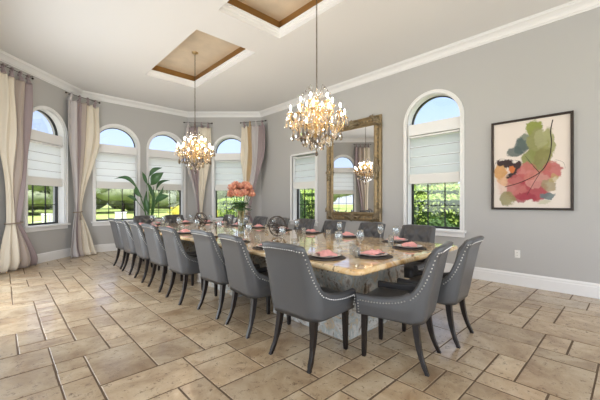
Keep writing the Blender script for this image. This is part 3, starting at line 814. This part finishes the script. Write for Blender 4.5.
# ---------------------------------------------------------------- chandeliers
def drop_mesh(s,mt,name):
    bm=B(); lathe(bm,[(.0008,0),(.003*s,-.006*s),(.010*s,-.026*s),(.0125*s,-.038*s),(.008*s,-.05*s),(.0008,-.058*s)],6,smooth=False,caps=False)
    ball(bm,(0,0,.006),.006*s,sub=1)
    for f in bm.faces: f.smooth=False
    me=bpy.data.meshes.new(name); bm.to_mesh(me); bm.free(); me.materials.append(mt); return me
DM=[drop_mesh(1.25,M['crystal'],'crystal_drop'),drop_mesh(1.25,M['smoke'],'crystal_drop_smoky'),drop_mesh(1.2,M['amber'],'crystal_drop_amber')]
def chandelier():
    r=empty('crystal_chandelier'); rd=random.Random(9)   # origin at the underside; local z0 = 1.92 m in the room
    Z=lambda z:z-1.92
    bm=B(); lathe(bm,[(.002,Z(1.97)),(.02,Z(1.98)),(.03,Z(2.01)),(.012,Z(2.04)),(.012,Z(2.09)),(.05,Z(2.13)),(.075,Z(2.17)),(.06,Z(2.2)),(.015,Z(2.23)),(.012,Z(2.32)),(.035,Z(2.36)),(.045,Z(2.39)),(.015,Z(2.42)),(.01,Z(2.52)),(.03,Z(2.56)),(.02,Z(2.6)),(.008,Z(2.63)),(.008,Z(2.74)),(.002,Z(2.745))],14)
    obj('stem',bm,M['brass'],r)
    # ring frames carrying crystals
    bm=B()
    for rr,z in ((.17,2.17),(.25,2.22),(.11,2.50)): tube(bm,[(rr*math.cos(t),rr*math.sin(t),Z(z)) for t in [2*PI*j/36 for j in range(36)]],.005,6,closed=True)
    for j in range(6):
        a=2*PI*j/6; c,s=math.cos(a),math.sin(a)
        tube(bm,[(c*.02,s*.02,Z(2.16)),(c*.25,s*.25,Z(2.22))],.004,5); tube(bm,[(c*.01,s*.01,Z(2.5)),(c*.11,s*.11,Z(2.5))],.004,5)
    obj('ring_frame',bm,M['brass'],r)
    def arm(a,rt,zt_,z0,dip):
        c,s=math.cos(a),math.sin(a)
        P=catmull([(.03*c,.03*s,Z(z0)),(rt*.35*c,rt*.35*s,Z(z0+.03)),(rt*.68*c,rt*.68*s,Z(z0-dip)),(rt*.97*c,rt*.97*s,Z(zt_-.07)),(rt*c,rt*s,Z(zt_))],6)
        bm=B(); tube(bm,P,.0062,6)
        Q=[(rt*.55*c+.03*math.cos(t)*c,rt*.55*s+.03*math.cos(t)*s,Z(z0+.01)+.03*math.sin(t)) for t in [j*.5 for j in range(11)]]; tube(bm,Q,.0035,5)
        o=obj('arm',bm,M['brass'],r)
        bm=B(); lathe(bm,[(.002,Z(zt_)-.012),(.018,Z(zt_)-.008),(.04,Z(zt_)+.004),(.044,Z(zt_)+.012),(.038,Z(zt_)+.008),(.012,Z(zt_)+.002)],12,c=(rt*c,rt*s,0),caps=False); obj('bobeche',bm,M['amber'],o)
        bm=B(); lathe(bm,[(.0105,Z(zt_)),(.0105,Z(zt_)+.055)],10,c=(rt*c,rt*s,0)); obj('candle',bm,M['candle'],o)
        bm=B(); lathe(bm,[(.004,.055),(.009,.066),(.0115,.078),(.009,.092),(.004,.105),(.0008,.112)],10,c=(rt*c,rt*s,Z(zt_)),caps=False); obj('bulb',bm,M['bulb'],o)
        # bead swag from arm to crown
        bm=B(); p0=Vector((rt*c,rt*s,Z(zt_))); p1=Vector((.06*c,.06*s,Z(zt_+.18)))
        for j in range(1,18):
            t=j/18; q=p0.lerp(p1,t)-Vector((0,0,.10*math.sin(PI*t))); ball(bm,q,.0055,sub=1)
        for f in bm.faces: f.smooth=False
        obj('bead_strand',bm,M['amber'] if rd.random()<.5 else M['crystal'],o)
        return (rt*c,rt*s,Z(zt_))
    tips=[arm(2*PI*j/12+.13,.345,2.36 if j%2 else 2.33,2.21,.06) for j in range(12)]
    tips2=[arm(2*PI*j/6+.4,.20,2.50,2.42,.05) for j in range(6)]
    n=0
    def drop(x,y,z,kind,sc_=1.0):
        nonlocal n
        if n>=100: return
        n+=1
        o=bpy.data.objects.new('crystal_drop',DM[kind]); COL.objects.link(o); o.parent=r; o.location=(x,y,z); o.scale=(sc_,)*3; o.rotation_euler=(0,0,rd.uniform(0,6))
    for (x,y,z) in tips:
        for j in range(3): a=2*PI*j/3+rd.random(); drop(x+.042*math.cos(a),y+.042*math.sin(a),z-.01,rd.choice((0,1,1,2)),1.25)
    for (x,y,z) in tips2:
        for j in range(2): a=PI*j+rd.random(); drop(x+.042*math.cos(a),y+.042*math.sin(a),z-.01,rd.choice((0,2)),1.0)
    for j in range(22): a=2*PI*j/22; drop(.25*math.cos(a),.25*math.sin(a),Z(2.20),rd.choice((0,1,1)),1.7)
    for j in range(16): a=2*PI*j/16+.1; drop(.17*math.cos(a),.17*math.sin(a),Z(2.12),rd.choice((0,1,1)),1.7)
    for j in range(8): a=2*PI*j/8; drop(.08*math.cos(a),.08*math.sin(a),Z(2.07),rd.choice((0,1)),1.7)
    for j in range(6): a=2*PI*j/6+.2; drop(.30*math.cos(a),.30*math.sin(a),Z(2.19),1,1.8)
    # remaining tiny trimmings
    bm=B()
    for j in range(150):
        a=rd.uniform(0,2*PI); rr=rd.uniform(.06,.36); z=Z(2.2+rd.uniform(-.05,.24)*(1.1-rr*1.6)+rr*.1); ball(bm,(rr*math.cos(a),rr*math.sin(a),z),rd.uniform(.007,.013),sub=1,sz=1.6)
    for f in bm.faces: f.smooth=False
    o=obj('crystal_trimmings',bm,M['amber'],r); o['kind']='stuff'
    bm=B()
    for j in range(8):
        a=2*PI*j/8; c,s=math.cos(a),math.sin(a); tube(bm,catmull([(.01*c,.01*s,Z(2.6)),(.06*c,.06*s,Z(2.66)),(.10*c,.10*s,Z(2.74)),(.135*c,.135*s,Z(2.70))],5),.0035,5); ball(bm,(.135*c,.135*s,Z(2.685)),.009,sub=1,sz=1.8)
        if j%2: tube(bm,catmull([(.1*c,.1*s,Z(2.5)),(.15*c,.15*s,Z(2.58)),(.17*c,.17*s,Z(2.66))],5),.0035,5); ball(bm,(.17*c,.17*s,Z(2.655)),.009,sub=1,sz=1.8)
    obj('crystal_crown',bm,M['smoke'],r)
    bm=B(); lathe(bm,[(.001,-.05),(.016,-.04),(.022,-.02),(.016,0),(.004,.02),(.004,.06)],8,smooth=False,caps=False); obj('crystal_finial',bm,M['smoke'],r)
    # chain
    bm=B(); z=Z(2.745); top=Z(H+.27)-.03; k_=0
    while z<top-.01:
        q=Matrix.Rotation(PI/2*(k_%2),3,'Z')
        tube(bm,[q@Vector((.009*math.cos(t),0,.019*math.sin(t)))+Vector((0,0,z+.016)) for t in [2*PI*j/10 for j in range(10)]],.0028,5,closed=True); z+=.030; k_+=1
    tube(bm,[(.004*math.sin(i_*1.3),.004*math.cos(i_*1.3),Z(2.745)+(top-Z(2.745))*i_/40) for i_ in range(41)],.0022,5)
    obj('chain',bm,M['chain'],r)
    bm=B(); lathe(bm,[(.002,top-.005),(.02,top-.003),(.03,top),(.062,top+.014),(.066,top+.029),(.001,top+.0295)],22,caps=False); obj('canopy',bm,M['brass'],r)
    return r
ch=chandelier(); ch.location=(2.86,2.73,1.92); tag(ch,'near crystal chandelier with lit candle bulbs hanging from a gold tray ceiling','chandelier','crystal chandeliers over the table')
c2=copy_tree(ch); c2.location=(2.86,6.15,1.92); c2.rotation_euler=(0,0,.35); tag(c2,'far crystal chandelier hanging before the back wall curtain','chandelier')

# ---------------------------------------------------------------- wall hangings on the right wall (local x right, y into wall)
def on_right(name,Y,z): return empty(name,(5.85,Y,z),-PI/2)
# mirror
mc=(3.67+5.20)/2; mz=(0.88+3.15)/2; hw=1.53/2; hh_=2.27/2
mr_=on_right('wall_mirror',mc,mz); tag(mr_,'tall mirror in an ornate carved antique gold frame','mirror')
fw=.195
def frame_profile(bm,hw,hh_,prof,mi=0):
    R_=[]
    for ins,y in prof: R_.append([bm.verts.new(p) for p in ((-hw+ins,y,-hh_+ins),(hw-ins,y,-hh_+ins),(hw-ins,y,hh_-ins),(-hw+ins,y,hh_-ins))])
    for A,C in zip(R_,R_[1:]):
        for q in range(4): bm.faces.new((A[q],A[(q+1)%4],C[(q+1)%4],C[q])).material_index=mi
    return R_
bm=B(); frame_profile(bm,hw,hh_,[(0,0),(0,-.05),(.012,-.065),(.03,-.07),(.04,-.055),(.06,-.04),(.10,-.035),(.13,-.05),(.15,-.06),(.165,-.05),(.175,-.03),(.185,-.03),(.195,-.02)])
obj('frame',bm,M['gilt'],mr_)
bm=B(); vs=[bm.verts.new(p) for p in ((-hw+fw-.01,-.02,-hh_+fw-.01),(hw-fw+.01,-.02,-hh_+fw-.01),(hw-fw+.01,-.02,hh_-fw+.01),(-hw+fw-.01,-.02,hh_-fw+.01))]; bm.faces.new(vs)
obj('mirror_glass',bm,M['mirror'],mr_)
def scroll(bm,cx,cz,ang,s,flip=1,y=-.06):
    pts=[];rr=[]
    for j in range(22):
        t=j/21; a=t*3.6*flip; rad=.055*(1-t*.8)*s; 
        pts.append(Vector((cx,y-.012*math.sin(PI*t),cz))+Vector((math.cos(ang)*.05*s+rad*math.cos(ang+a),0,math.sin(ang)*.05*s+rad*math.sin(ang+a)))); rr.append((.005+.011*math.sin(PI*min(1,t*.8+.15)))*s)
    tube(bm,pts,rr,6)
def leafo(bm,cx,cz,ang,L,W,y=-.062):
    d=Vector((math.cos(ang),0,math.sin(ang))); s_=Vector((-math.sin(ang),0,math.cos(ang)))
    def fn(u,v_):
        w=W*(math.sin(PI*min(.98,.1+v_*.9)))*(1+.25*math.sin(v_*18)); 
        return Vector((cx,y,cz))+d*L*v_+s_*w*(u-.5)+Vector((0,-.022*math.sin(PI*u)*math.sin(PI*min(1,v_+.1))-.01*math.sin(v_*18)*.4,0))
    grid(bm,fn,6,12)
def ornament(cx,cz,ang,s):
    bm=B()
    ball(bm,(cx,-.065,cz),.038*s,sy=.6,sub=2)
    for k_ in (-1,1):
        leafo(bm,cx,cz,ang+k_*1.57,.17*s,.07*s); leafo(bm,cx,cz,ang+k_*.75,.11*s,.06*s); leafo(bm,cx,cz,ang+k_*2.35,.10*s,.05*s)
        ox=cx+math.cos(ang+k_*1.57)*.09*s; oz=cz+math.sin(ang+k_*1.57)*.09*s
        scroll(bm,ox,oz,ang+k_*.9,s,k_); scroll(bm,cx+math.cos(ang+k_*1.57)*.15*s,cz+math.sin(ang+k_*1.57)*.15*s,ang+k_*2.1,s*.8,-k_)
    leafo(bm,cx,cz,ang,.12*s,.07*s); leafo(bm,cx,cz,ang+PI,.09*s,.06*s)
    o=obj('carved_ornament',bm,M['gilt_dark'],mr_); md=o.modifiers.new('s','SOLIDIFY'); md.thickness=.006
for sx,sz in ((-1,-1),(1,-1),(-1,1),(1,1)): ornament(sx*(hw-.12),sz*(hh_-.12),math.atan2(sz,sx),.85)
for sx in (-1,1): ornament(sx*(hw-.095),0,0 if sx>0 else PI,1.0)
for sz in (-1,1): ornament(0,sz*(hh_-.095),PI/2*sz,1.0)
bm=B()
for q in range(4):   # beaded inner edge
    L=(2*hw-2*.155) if q%2==0 else (2*hh_-2*.155); n=int(L/.026)
    for j in range(n):
        t=-L/2+L*(j+.5)/n
        x,z=((t,-(hh_-.155)),((hw-.155),t),(t,(hh_-.155)),(-(hw-.155),t))[q]; ball(bm,(x,-.058,z),.010,sub=1)
    for j in range(int(L/.09)):
        t=-L/2+L*(j+.5)/int(L/.09); a=(0,PI/2,0,PI/2)[q]; x,z=((t,-(hh_-.085)),((hw-.085),t),(t,(hh_-.085)),(-(hw-.085),t))[q]
        leafo(bm,x-math.cos(a)*.035,z-math.sin(a)*.035,a,.075,.045,y=-.036)
obj('beaded_edge',bm,M['gilt_dark'],mr_)
# painting
pc=(.59+1.61)/2; pz=(1.18+2.58)/2; pw=1.02/2; ph_=1.40/2
pt=on_right('framed_painting',pc,pz); tag(pt,'abstract painting of olive, rose and grey washes in a thin dark frame','painting')
bm=B(); frame_profile(bm,pw,ph_,[(0,0),(0,-.045),(.004,-.05),(.028,-.05),(.032,-.045),(.034,-.02)]); obj('frame',bm,M['frame'],pt)
N=NT('abstract_canvas'); tc=N.n('ShaderNodeTexCoord'); v0=tc.outputs['Object']
nz=N.n('ShaderNodeTexNoise',Scale=6.0,Detail=9.0,Roughness=.65); N.l(v0,nz.inputs['Vector'])
sb=N.n('ShaderNodeVectorMath',operation='SUBTRACT'); sb.inputs[1].default_value=(.5,.5,.5); N.l(nz.outputs['Color'],sb.inputs[0])
sl=N.n('ShaderNodeVectorMath',operation='SCALE'); sl.inputs['Scale'].default_value=.22; N.l(sb.outputs[0],sl.inputs[0])
ad=N.n('ShaderNodeVectorMath',operation='ADD'); N.l(v0,ad.inputs[0]); N.l(sl.outputs[0],ad.inputs[1]); P0=ad.outputs[0]
nw=N.n('ShaderNodeTexNoise',Scale=6.0,Detail=7.0,Roughness=.7,Distortion=1.0); N.l(v0,nw.inputs['Vector'])
cur=lin((228,216,206))
BL=[(120,285,58,55,(238,196,176),.6),(195,92,27,26,(158,166,84),1),(165,135,28,26,(128,140,120),.9),(130,165,26,22,(98,112,108),.9),(150,150,22,26,(86,104,104),.8),
(205,150,34,55,(160,160,104),1),(242,155,18,55,(172,172,110),.9),(185,200,36,32,(150,156,88),.95),(225,205,32,40,(150,146,88),.95),(215,130,20,30,(188,186,140),.7),
(75,235,22,28,(232,170,98),.9),(92,268,24,18,(240,190,150),.9),(95,205,26,15,(66,46,48),1),(128,222,24,20,(70,48,50),1),(115,225,14,13,(230,130,70),1),(118,250,18,12,(58,42,44),1),
(172,240,34,30,(214,120,116),.9),(150,268,42,26,(206,104,104),.9),(205,262,40,28,(216,136,124),.85),(252,238,28,26,(208,108,106),.9),(182,308,58,34,(192,72,84),.95),(130,300,34,26,(214,126,122),.9),(160,330,40,16,(176,60,78),.8),
(100,332,30,24,(158,150,98),.85),(240,285,26,18,(176,160,124),.85),(238,324,22,14,(112,132,136),.9),(255,265,12,14,(200,180,110),.6),(225,347,22,8,(196,196,150),.5),(190,285,24,14,(232,170,160),.7)]
for (x,y,rx,ry,c,o_) in BL:
    lx=((x-50)/258-.5)*.96; lz=(.5-(y-60)/305)*1.34; sx=rx/258*.96; sz=ry/305*1.34
    s1=N.n('ShaderNodeVectorMath',operation='SUBTRACT'); s1.inputs[1].default_value=(lx,0,lz); N.l(P0,s1.inputs[0])
    s2=N.n('ShaderNodeVectorMath',operation='MULTIPLY'); s2.inputs[1].default_value=(1/sx,0,1/sz); N.l(s1.outputs[0],s2.inputs[0])
    s3=N.n('ShaderNodeVectorMath',operation='LENGTH'); N.l(s2.outputs[0],s3.inputs[0])
    m1=N.n('ShaderNodeMapRange'); m1.inputs['From Min'].default_value=1.12; m1.inputs['From Max'].default_value=.92; m1.inputs['To Max'].default_value=o_; N.l(s3.outputs['Value'],m1.inputs['Value'])
    cc=N.mix(nw.outputs['Fac'],tuple(min(1,q*.5) for q in lin(c)[:3])+(1,),tuple(min(1,q*1.0) for q in lin(c)[:3])+(1,))
    cur=N.mix(m1.outputs[0],cur,cc)
N.l(cur,N.b.inputs['Base Color']); N.b.inputs['Roughness'].default_value=.7
bm=B(); bm.faces.new([bm.verts.new(p) for p in ((-pw+.03,-.022,-ph_+.03),(pw-.03,-.022,-ph_+.03),(pw-.03,-.022,ph_-.03),(-pw+.03,-.022,ph_-.03))]); cv=obj('canvas',bm,N.m,pt)
def PP(x,y): return (((x-50)/258-.5)*.96,-.0235,(.5-(y-60)/305)*1.34)
bm=B()
for L,r0,r1 in (([(254,72),(247,110),(250,150),(240,205),(212,245),(150,275),(92,290)],.007,.005),([(165,185),(195,225),(213,246)],.002,.005),([(213,246),(190,285),(172,318)],.004,.003),([(52,235),(55,205),(75,188),(100,192)],.002,.002),([(262,205),(285,215),(292,235)],.002,.001)):
    P_=catmull([PP(*q) for q in L],6); n=len(P_); tube(bm,P_,[r0+(r1-r0)*i_/(n-1) for i_ in range(n)],5)
bmesh.ops.scale(bm,vec=(1,.15,1),space=Matrix.Translation((0,.0225,0)),verts=bm.verts)
obj('brush_stroke',bm,M['frame'],pt)
# outlet
ol=on_right('wall_outlet',1.26,.49); tag(ol,'white duplex power outlet on the wall below the painting','outlet')
bm=B(); box(bm,-.037,.037,-.006,0,-.06,.06,.003); obj('cover_plate',bm,M['plastic'],ol)
bm=B()
for z in (-.024,.024): box(bm,-.017,.017,-.010,-.005,z-.018,z+.018,.003)
s_=obj('socket',bm,M['plastic'],ol)
bm=B()
for z in (-.024,.024):
    for x in (-.007,.007): box(bm,x-.0015,x+.0015,-.0108,-.0095,z-.004,z+.009)
obj('slot',bm,M['slot'],ol)

# ---------------------------------------------------------------- outdoors
bm=B(); bm.faces.new([bm.verts.new(p) for p in ((-140,-60,-.16),(140,-60,-.16),(140,200,-.16),(-140,200,-.16))]); o=obj('lawn',bm,M['lawn']); tag(o,kind='structure')
bm=B(); box(bm,-16,7.2,-12,20,-.159,-.11); o=obj('terrace',bm,M['terrace']); tag(o,kind='structure')
def foliage(name,parts,mats,nleaf,ls,parent=None,seed=0,core=.86):
    rd=random.Random(seed); bm=B()
    for (c,rx,ry,rz) in parts:
        vs=ball(bm,Vector(c),1,rx*core,ry*core,rz*core,sub=3,mi=1)
        for v_ in vs: v_.co+= (v_.co-Vector(c)).normalized()*noise.noise(v_.co*1.7/max(.4,rx)*1.0+Vector((seed,0,0)))*rx*.25
    tot=len(parts)
    for k_ in range(nleaf):
        c,rx,ry,rz=parts[k_%tot]; d=Vector((rd.gauss(0,1),rd.gauss(0,1),rd.gauss(0,1))).normalized()
        q=Vector(c)+Vector((d.x*rx,d.y*ry,d.z*rz))*rd.uniform(.82,1.08)
        a=Vector((rd.gauss(0,1),rd.gauss(0,1),rd.gauss(0,1))).normalized(); b=a.cross(d).normalized() if a.cross(d).length>.01 else Vector((1,0,0)); a=(b.cross(d)+d*rd.uniform(-.6,.6)).normalized()
        s_=ls*rd.uniform(.6,1.3); f=bm.faces.new([bm.verts.new(q+p) for p in (a*s_,b*s_*.5,-a*s_,-b*s_*.5)]); f.material_index=0
    return obj(name,bm,mats,parent)
def tree(x,y,h,w,m,label,group,seed,trunk=.25):
    r=empty('tree',(x,y,-.16)); tag(r,label,'tree',group); rd=random.Random(seed)
    bm=B(); tube(bm,catmull([(0,0,0),(.1,0,h*.25),(-.1,.1,h*.6)],5),[trunk-(trunk*.5)*i_/10 for i_ in range(11)],8); obj('trunk',bm,M['bark'],r)
    ps=[((rd.uniform(-.4,.4)*w,rd.uniform(-.3,.3)*w,h*(.16+.6*rd.random())),w*rd.uniform(.28,.42),w*rd.uniform(.28,.42),h*rd.uniform(.16,.24)) for _ in range(7)]
    foliage('crown',ps,[m,m],1500,h*.035,r,seed)
TT=[(-48+9.5*i,(56 if i%2 else 66),7.5+.5*math.sin(i*3),9,i%2) for i in range(12)]+[(-52+14*i,78,10,14,i%2) for i in range(9)]+[(-40+13*i,48,5,11,1) for i in range(8)]
for k_,(x,y,h,w,m) in enumerate(TT):
    tree(x,y,h,w,M['tree'] if m==0 else M['tree2'],'distant leafy tree in the row closing off the lawn beyond the bay windows','trees beyond the lawn',k_)
NT3=[(-13.5,27,6,3.2),(-4.5,29,5.5,2.6),(3.0,30,6,3.0),(14.5,27,5.5,3.0)]
for k_,(x,y,h,w) in enumerate(NT3):
    tree(x,y,h,w,M['tree'],'young tree on the lawn seen through '+['the far left bay window','the left back window','the right back window','the window behind the flowers'][k_],'young trees on the lawn',40+k_,.16)
# hedges outside right wall : stepped clipped boxes with leaves
def hedge(x0,x1,y0,y1,z1,mi,label,seed,n=5200,ls=.045):
    rd=random.Random(seed); bm=B()
    def fn_noise(p): return Vector((noise.noise(p*2),noise.noise(p*2+Vector((9,0,0))),noise.noise(p*2+Vector((0,9,0)))))*.08
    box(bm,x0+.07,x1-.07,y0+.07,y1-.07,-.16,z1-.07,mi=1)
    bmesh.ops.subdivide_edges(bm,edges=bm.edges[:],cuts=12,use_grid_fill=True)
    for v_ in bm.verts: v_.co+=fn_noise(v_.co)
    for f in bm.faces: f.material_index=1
    for k_ in range(n):
        t=rd.random()
        if t<.55: q=Vector((x0+rd.uniform(-.05,.06),rd.uniform(y0,y1),rd.uniform(-.1,z1)))
        elif t<.9: q=Vector((rd.uniform(x0,x1),rd.uniform(y0,y1),z1+rd.uniform(-.06,.07)))
        else: q=Vector((rd.uniform(x0,x1),y0 if rd.random()<.5 else y1,rd.uniform(0,z1)))
        d=Vector((rd.gauss(-.4,1),rd.gauss(-.2,1),rd.gauss(.6,1))).normalized(); a=d.orthogonal().normalized(); a=Matrix.Rotation(rd.uniform(0,6.28),3,d)@a; b=d.cross(a); s_=ls*rd.uniform(.6,1.4)
        bm.faces.new([bm.verts.new(q+p) for p in (a*s_,b*s_*.55,-a*s_,-b*s_*.55)]).material_index=0
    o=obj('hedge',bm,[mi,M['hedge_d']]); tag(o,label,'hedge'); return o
hedge(8.9,9.9,.2,14.5,1.72,M['hedge'],'taller bright clipped hedge at the back outside the right wall windows',1,9000,.05)
hedge(7.95,8.7,.2,14.5,1.42,M['hedge'],'lower bright clipped hedge in front outside the right wall windows',2,9000)
for k_,(x,y,w,h) in enumerate([(7.2,3.05,.36,1.02),(7.2,4.1,.40,1.1),(7.2,2.1,.34,.9),(7.3,8.1,.5,1.9),(7.3,9.6,.5,1.6)]):
    r=empty('shrub',(x,y,-.11)); tag(r,'loose green shrub outside '+['the arched right window, middle one','the arched right window, farther one','the arched right window, nearest one','the square-topped window, tall one','the square-topped window, farther one'][k_],'shrub','shrubs outside the right wall')
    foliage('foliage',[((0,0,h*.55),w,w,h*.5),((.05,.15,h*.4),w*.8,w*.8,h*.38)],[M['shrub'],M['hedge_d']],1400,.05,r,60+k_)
    bm=B(); tube(bm,[(0,0,0),(0,0,h*.4)],.02,6); obj('stem',bm,M['bark'],r)
for k_,(x,y,h,w) in enumerate([(14,2.5,4.2,3.5),(15,7,4.5,3.5),(14.5,13,4.4,3.8),(17,19,5,4.5),(13,-1.5,4.2,3)]):
    tree(x,y,h,w,M['tree2'],'small tree rising behind the clipped hedges outside the right wall','small trees behind the hedges',80+k_,.12)
r=empty('shrub',(9.2,20.5,-.16)); tag(r,'bright yellow bush on the lawn behind the flower vase window','shrub')
foliage('foliage',[((0,0,.6),1.5,1.2,.75),((1.3,.3,.5),1.0,1.0,.6)],[M['yellow_leaf'],M['yellow_leaf']],1500,.08,r,99)
bm=B(); tube(bm,[(0,0,0),(0,0,.5)],.05,6); obj('stem',bm,M['bark'],r)
# garden chairs and a terrace column
def garden_chair():
    r=empty('garden_chair')
    bm=B(); 
    for j in range(5): box(bm,-.26,.26,-.25+.105*j,-.25+.105*j+.085,.40,.42,.004)
    obj('seat',bm,M['plastic'],r)
    bm=B()
    for j in range(6): box(bm,-.26+.09*j,-.26+.09*j+.06,-.29,-.27,.42,.92,.004)
    box(bm,-.28,.28,-.30,-.265,.90,.96,.004); obj('backrest',bm,M['plastic'],r)
    for sx in (-1,1):
        for sy in (-1,1):
            bm=B(); box(bm,sx*.26-.02,sx*.26+.02,sy*.25-.02,sy*.25+.02,0,.64 if sy>0 else .42,.004); obj('leg',bm,M['plastic'],r)
        bm=B(); box(bm,sx*.27-.03,sx*.27+.03,-.29,.28,.64,.665,.004); obj('armrest',bm,M['plastic'],r)
    return r
gc=garden_chair()
for k_,(x,y,a) in enumerate([(-2.6,12.6,.5),(-1.7,13.3,-.6),(-4.4,15.2,1.8),(1.2,15.5,2.6),(3.9,16.5,.3)]):
    g=gc if k_==0 else copy_tree(gc); g.location=(x,y,-.11); g.rotation_euler=(0,0,a)
    tag(g,'white garden armchair on the terrace, '+['nearest outside the far left window','right of pair outside far left window','alone farther out beyond far left window','outside the left back window','outside the right back window'][k_],'garden chair','white garden armchairs on the terrace')
bm=B(); lathe(bm,[(.24,0),(.24,.12),(.18,.16),(.16,.3),(.14,3.6),(.2,3.7),(.2,3.9)],24); o=obj('terrace_column',bm,M['outwall']); o.location=(.35,12.9,-.11); tag(o,'round white column on the terrace outside the far left window','column')

# ---------------------------------------------------------------- light
w=bpy.data.worlds.new('sky'); sc.world=w; w.use_nodes=True; nt=w.node_tree; bg=nt.nodes['Background']
tc=nt.nodes.new('ShaderNodeTexCoord'); sp=nt.nodes.new('ShaderNodeSeparateXYZ'); nt.links.new(tc.outputs['Generated'],sp.inputs[0])
cr=nt.nodes.new('ShaderNodeValToRGB'); nt.links.new(sp.outputs['Z'],cr.inputs[0])
el=cr.color_ramp.elements; el[0].position=0; el[0].color=lin((200,206,216)); el[1].position=.9; el[1].color=(1.5,1.5,1.5,1); e=el.new(.12); e.color=lin((172,188,222)); e=el.new(.35); e.color=lin((146,172,220)); e=el.new(.55); e.color=lin((222,232,246))
nt.links.new(cr.outputs[0],bg.inputs['Color']); bg.inputs['Strength'].default_value=1.75
def area(name,loc,rot,sx,sy,pw,col=(1,1,1),portal=False):
    l=bpy.data.lights.new(name,'AREA'); l.shape='RECTANGLE'; l.size=sx; l.size_y=sy; l.energy=pw; l.color=col
    if portal: l.cycles.is_portal=True
    o=bpy.data.objects.new(name,l); COL.objects.link(o); o.location=loc; o.rotation_euler=rot; return o
sun=bpy.data.lights.new('sun','SUN'); sun.energy=3.4; sun.angle=.02; sun.color=(1,.97,.91); so=bpy.data.objects.new('sun',sun); COL.objects.link(so)
d=Vector((.32,.75,-.85)); so.rotation_euler=d.to_track_quat('-Z','Y').to_euler()
# added area lamps just inside the invented sliding doors, brightening the room
area('door_daylight',(-4.05,-.6,1.5),(0,-PI/2,0),2.8,5.6,110,(.93,.97,1))
area('door_daylight',(.85,-4.35,1.5),(PI/2,0,0),7.6,2.8,195,(.93,.97,1))

area('door_daylight',(-.22,5.55,1.5),(0,-PI/2,0),2.8,3.1,92,(.93,.97,1))  # added lamp inside the left wall, lifting the bay's brightness

# ---------------------------------------------------------------- camera
cd=bpy.data.cameras.new('camera'); cam=bpy.data.objects.new('camera',cd); COL.objects.link(cam)
cd.sensor_width=36; cd.lens=36*316/600; cd.clip_start=.05; cd.clip_end=500; cd.shift_y=2/600
cam.location=(0,0,1.3); cam.rotation_euler=(PI/2,0,-math.atan(298/316)); sc.camera=cam
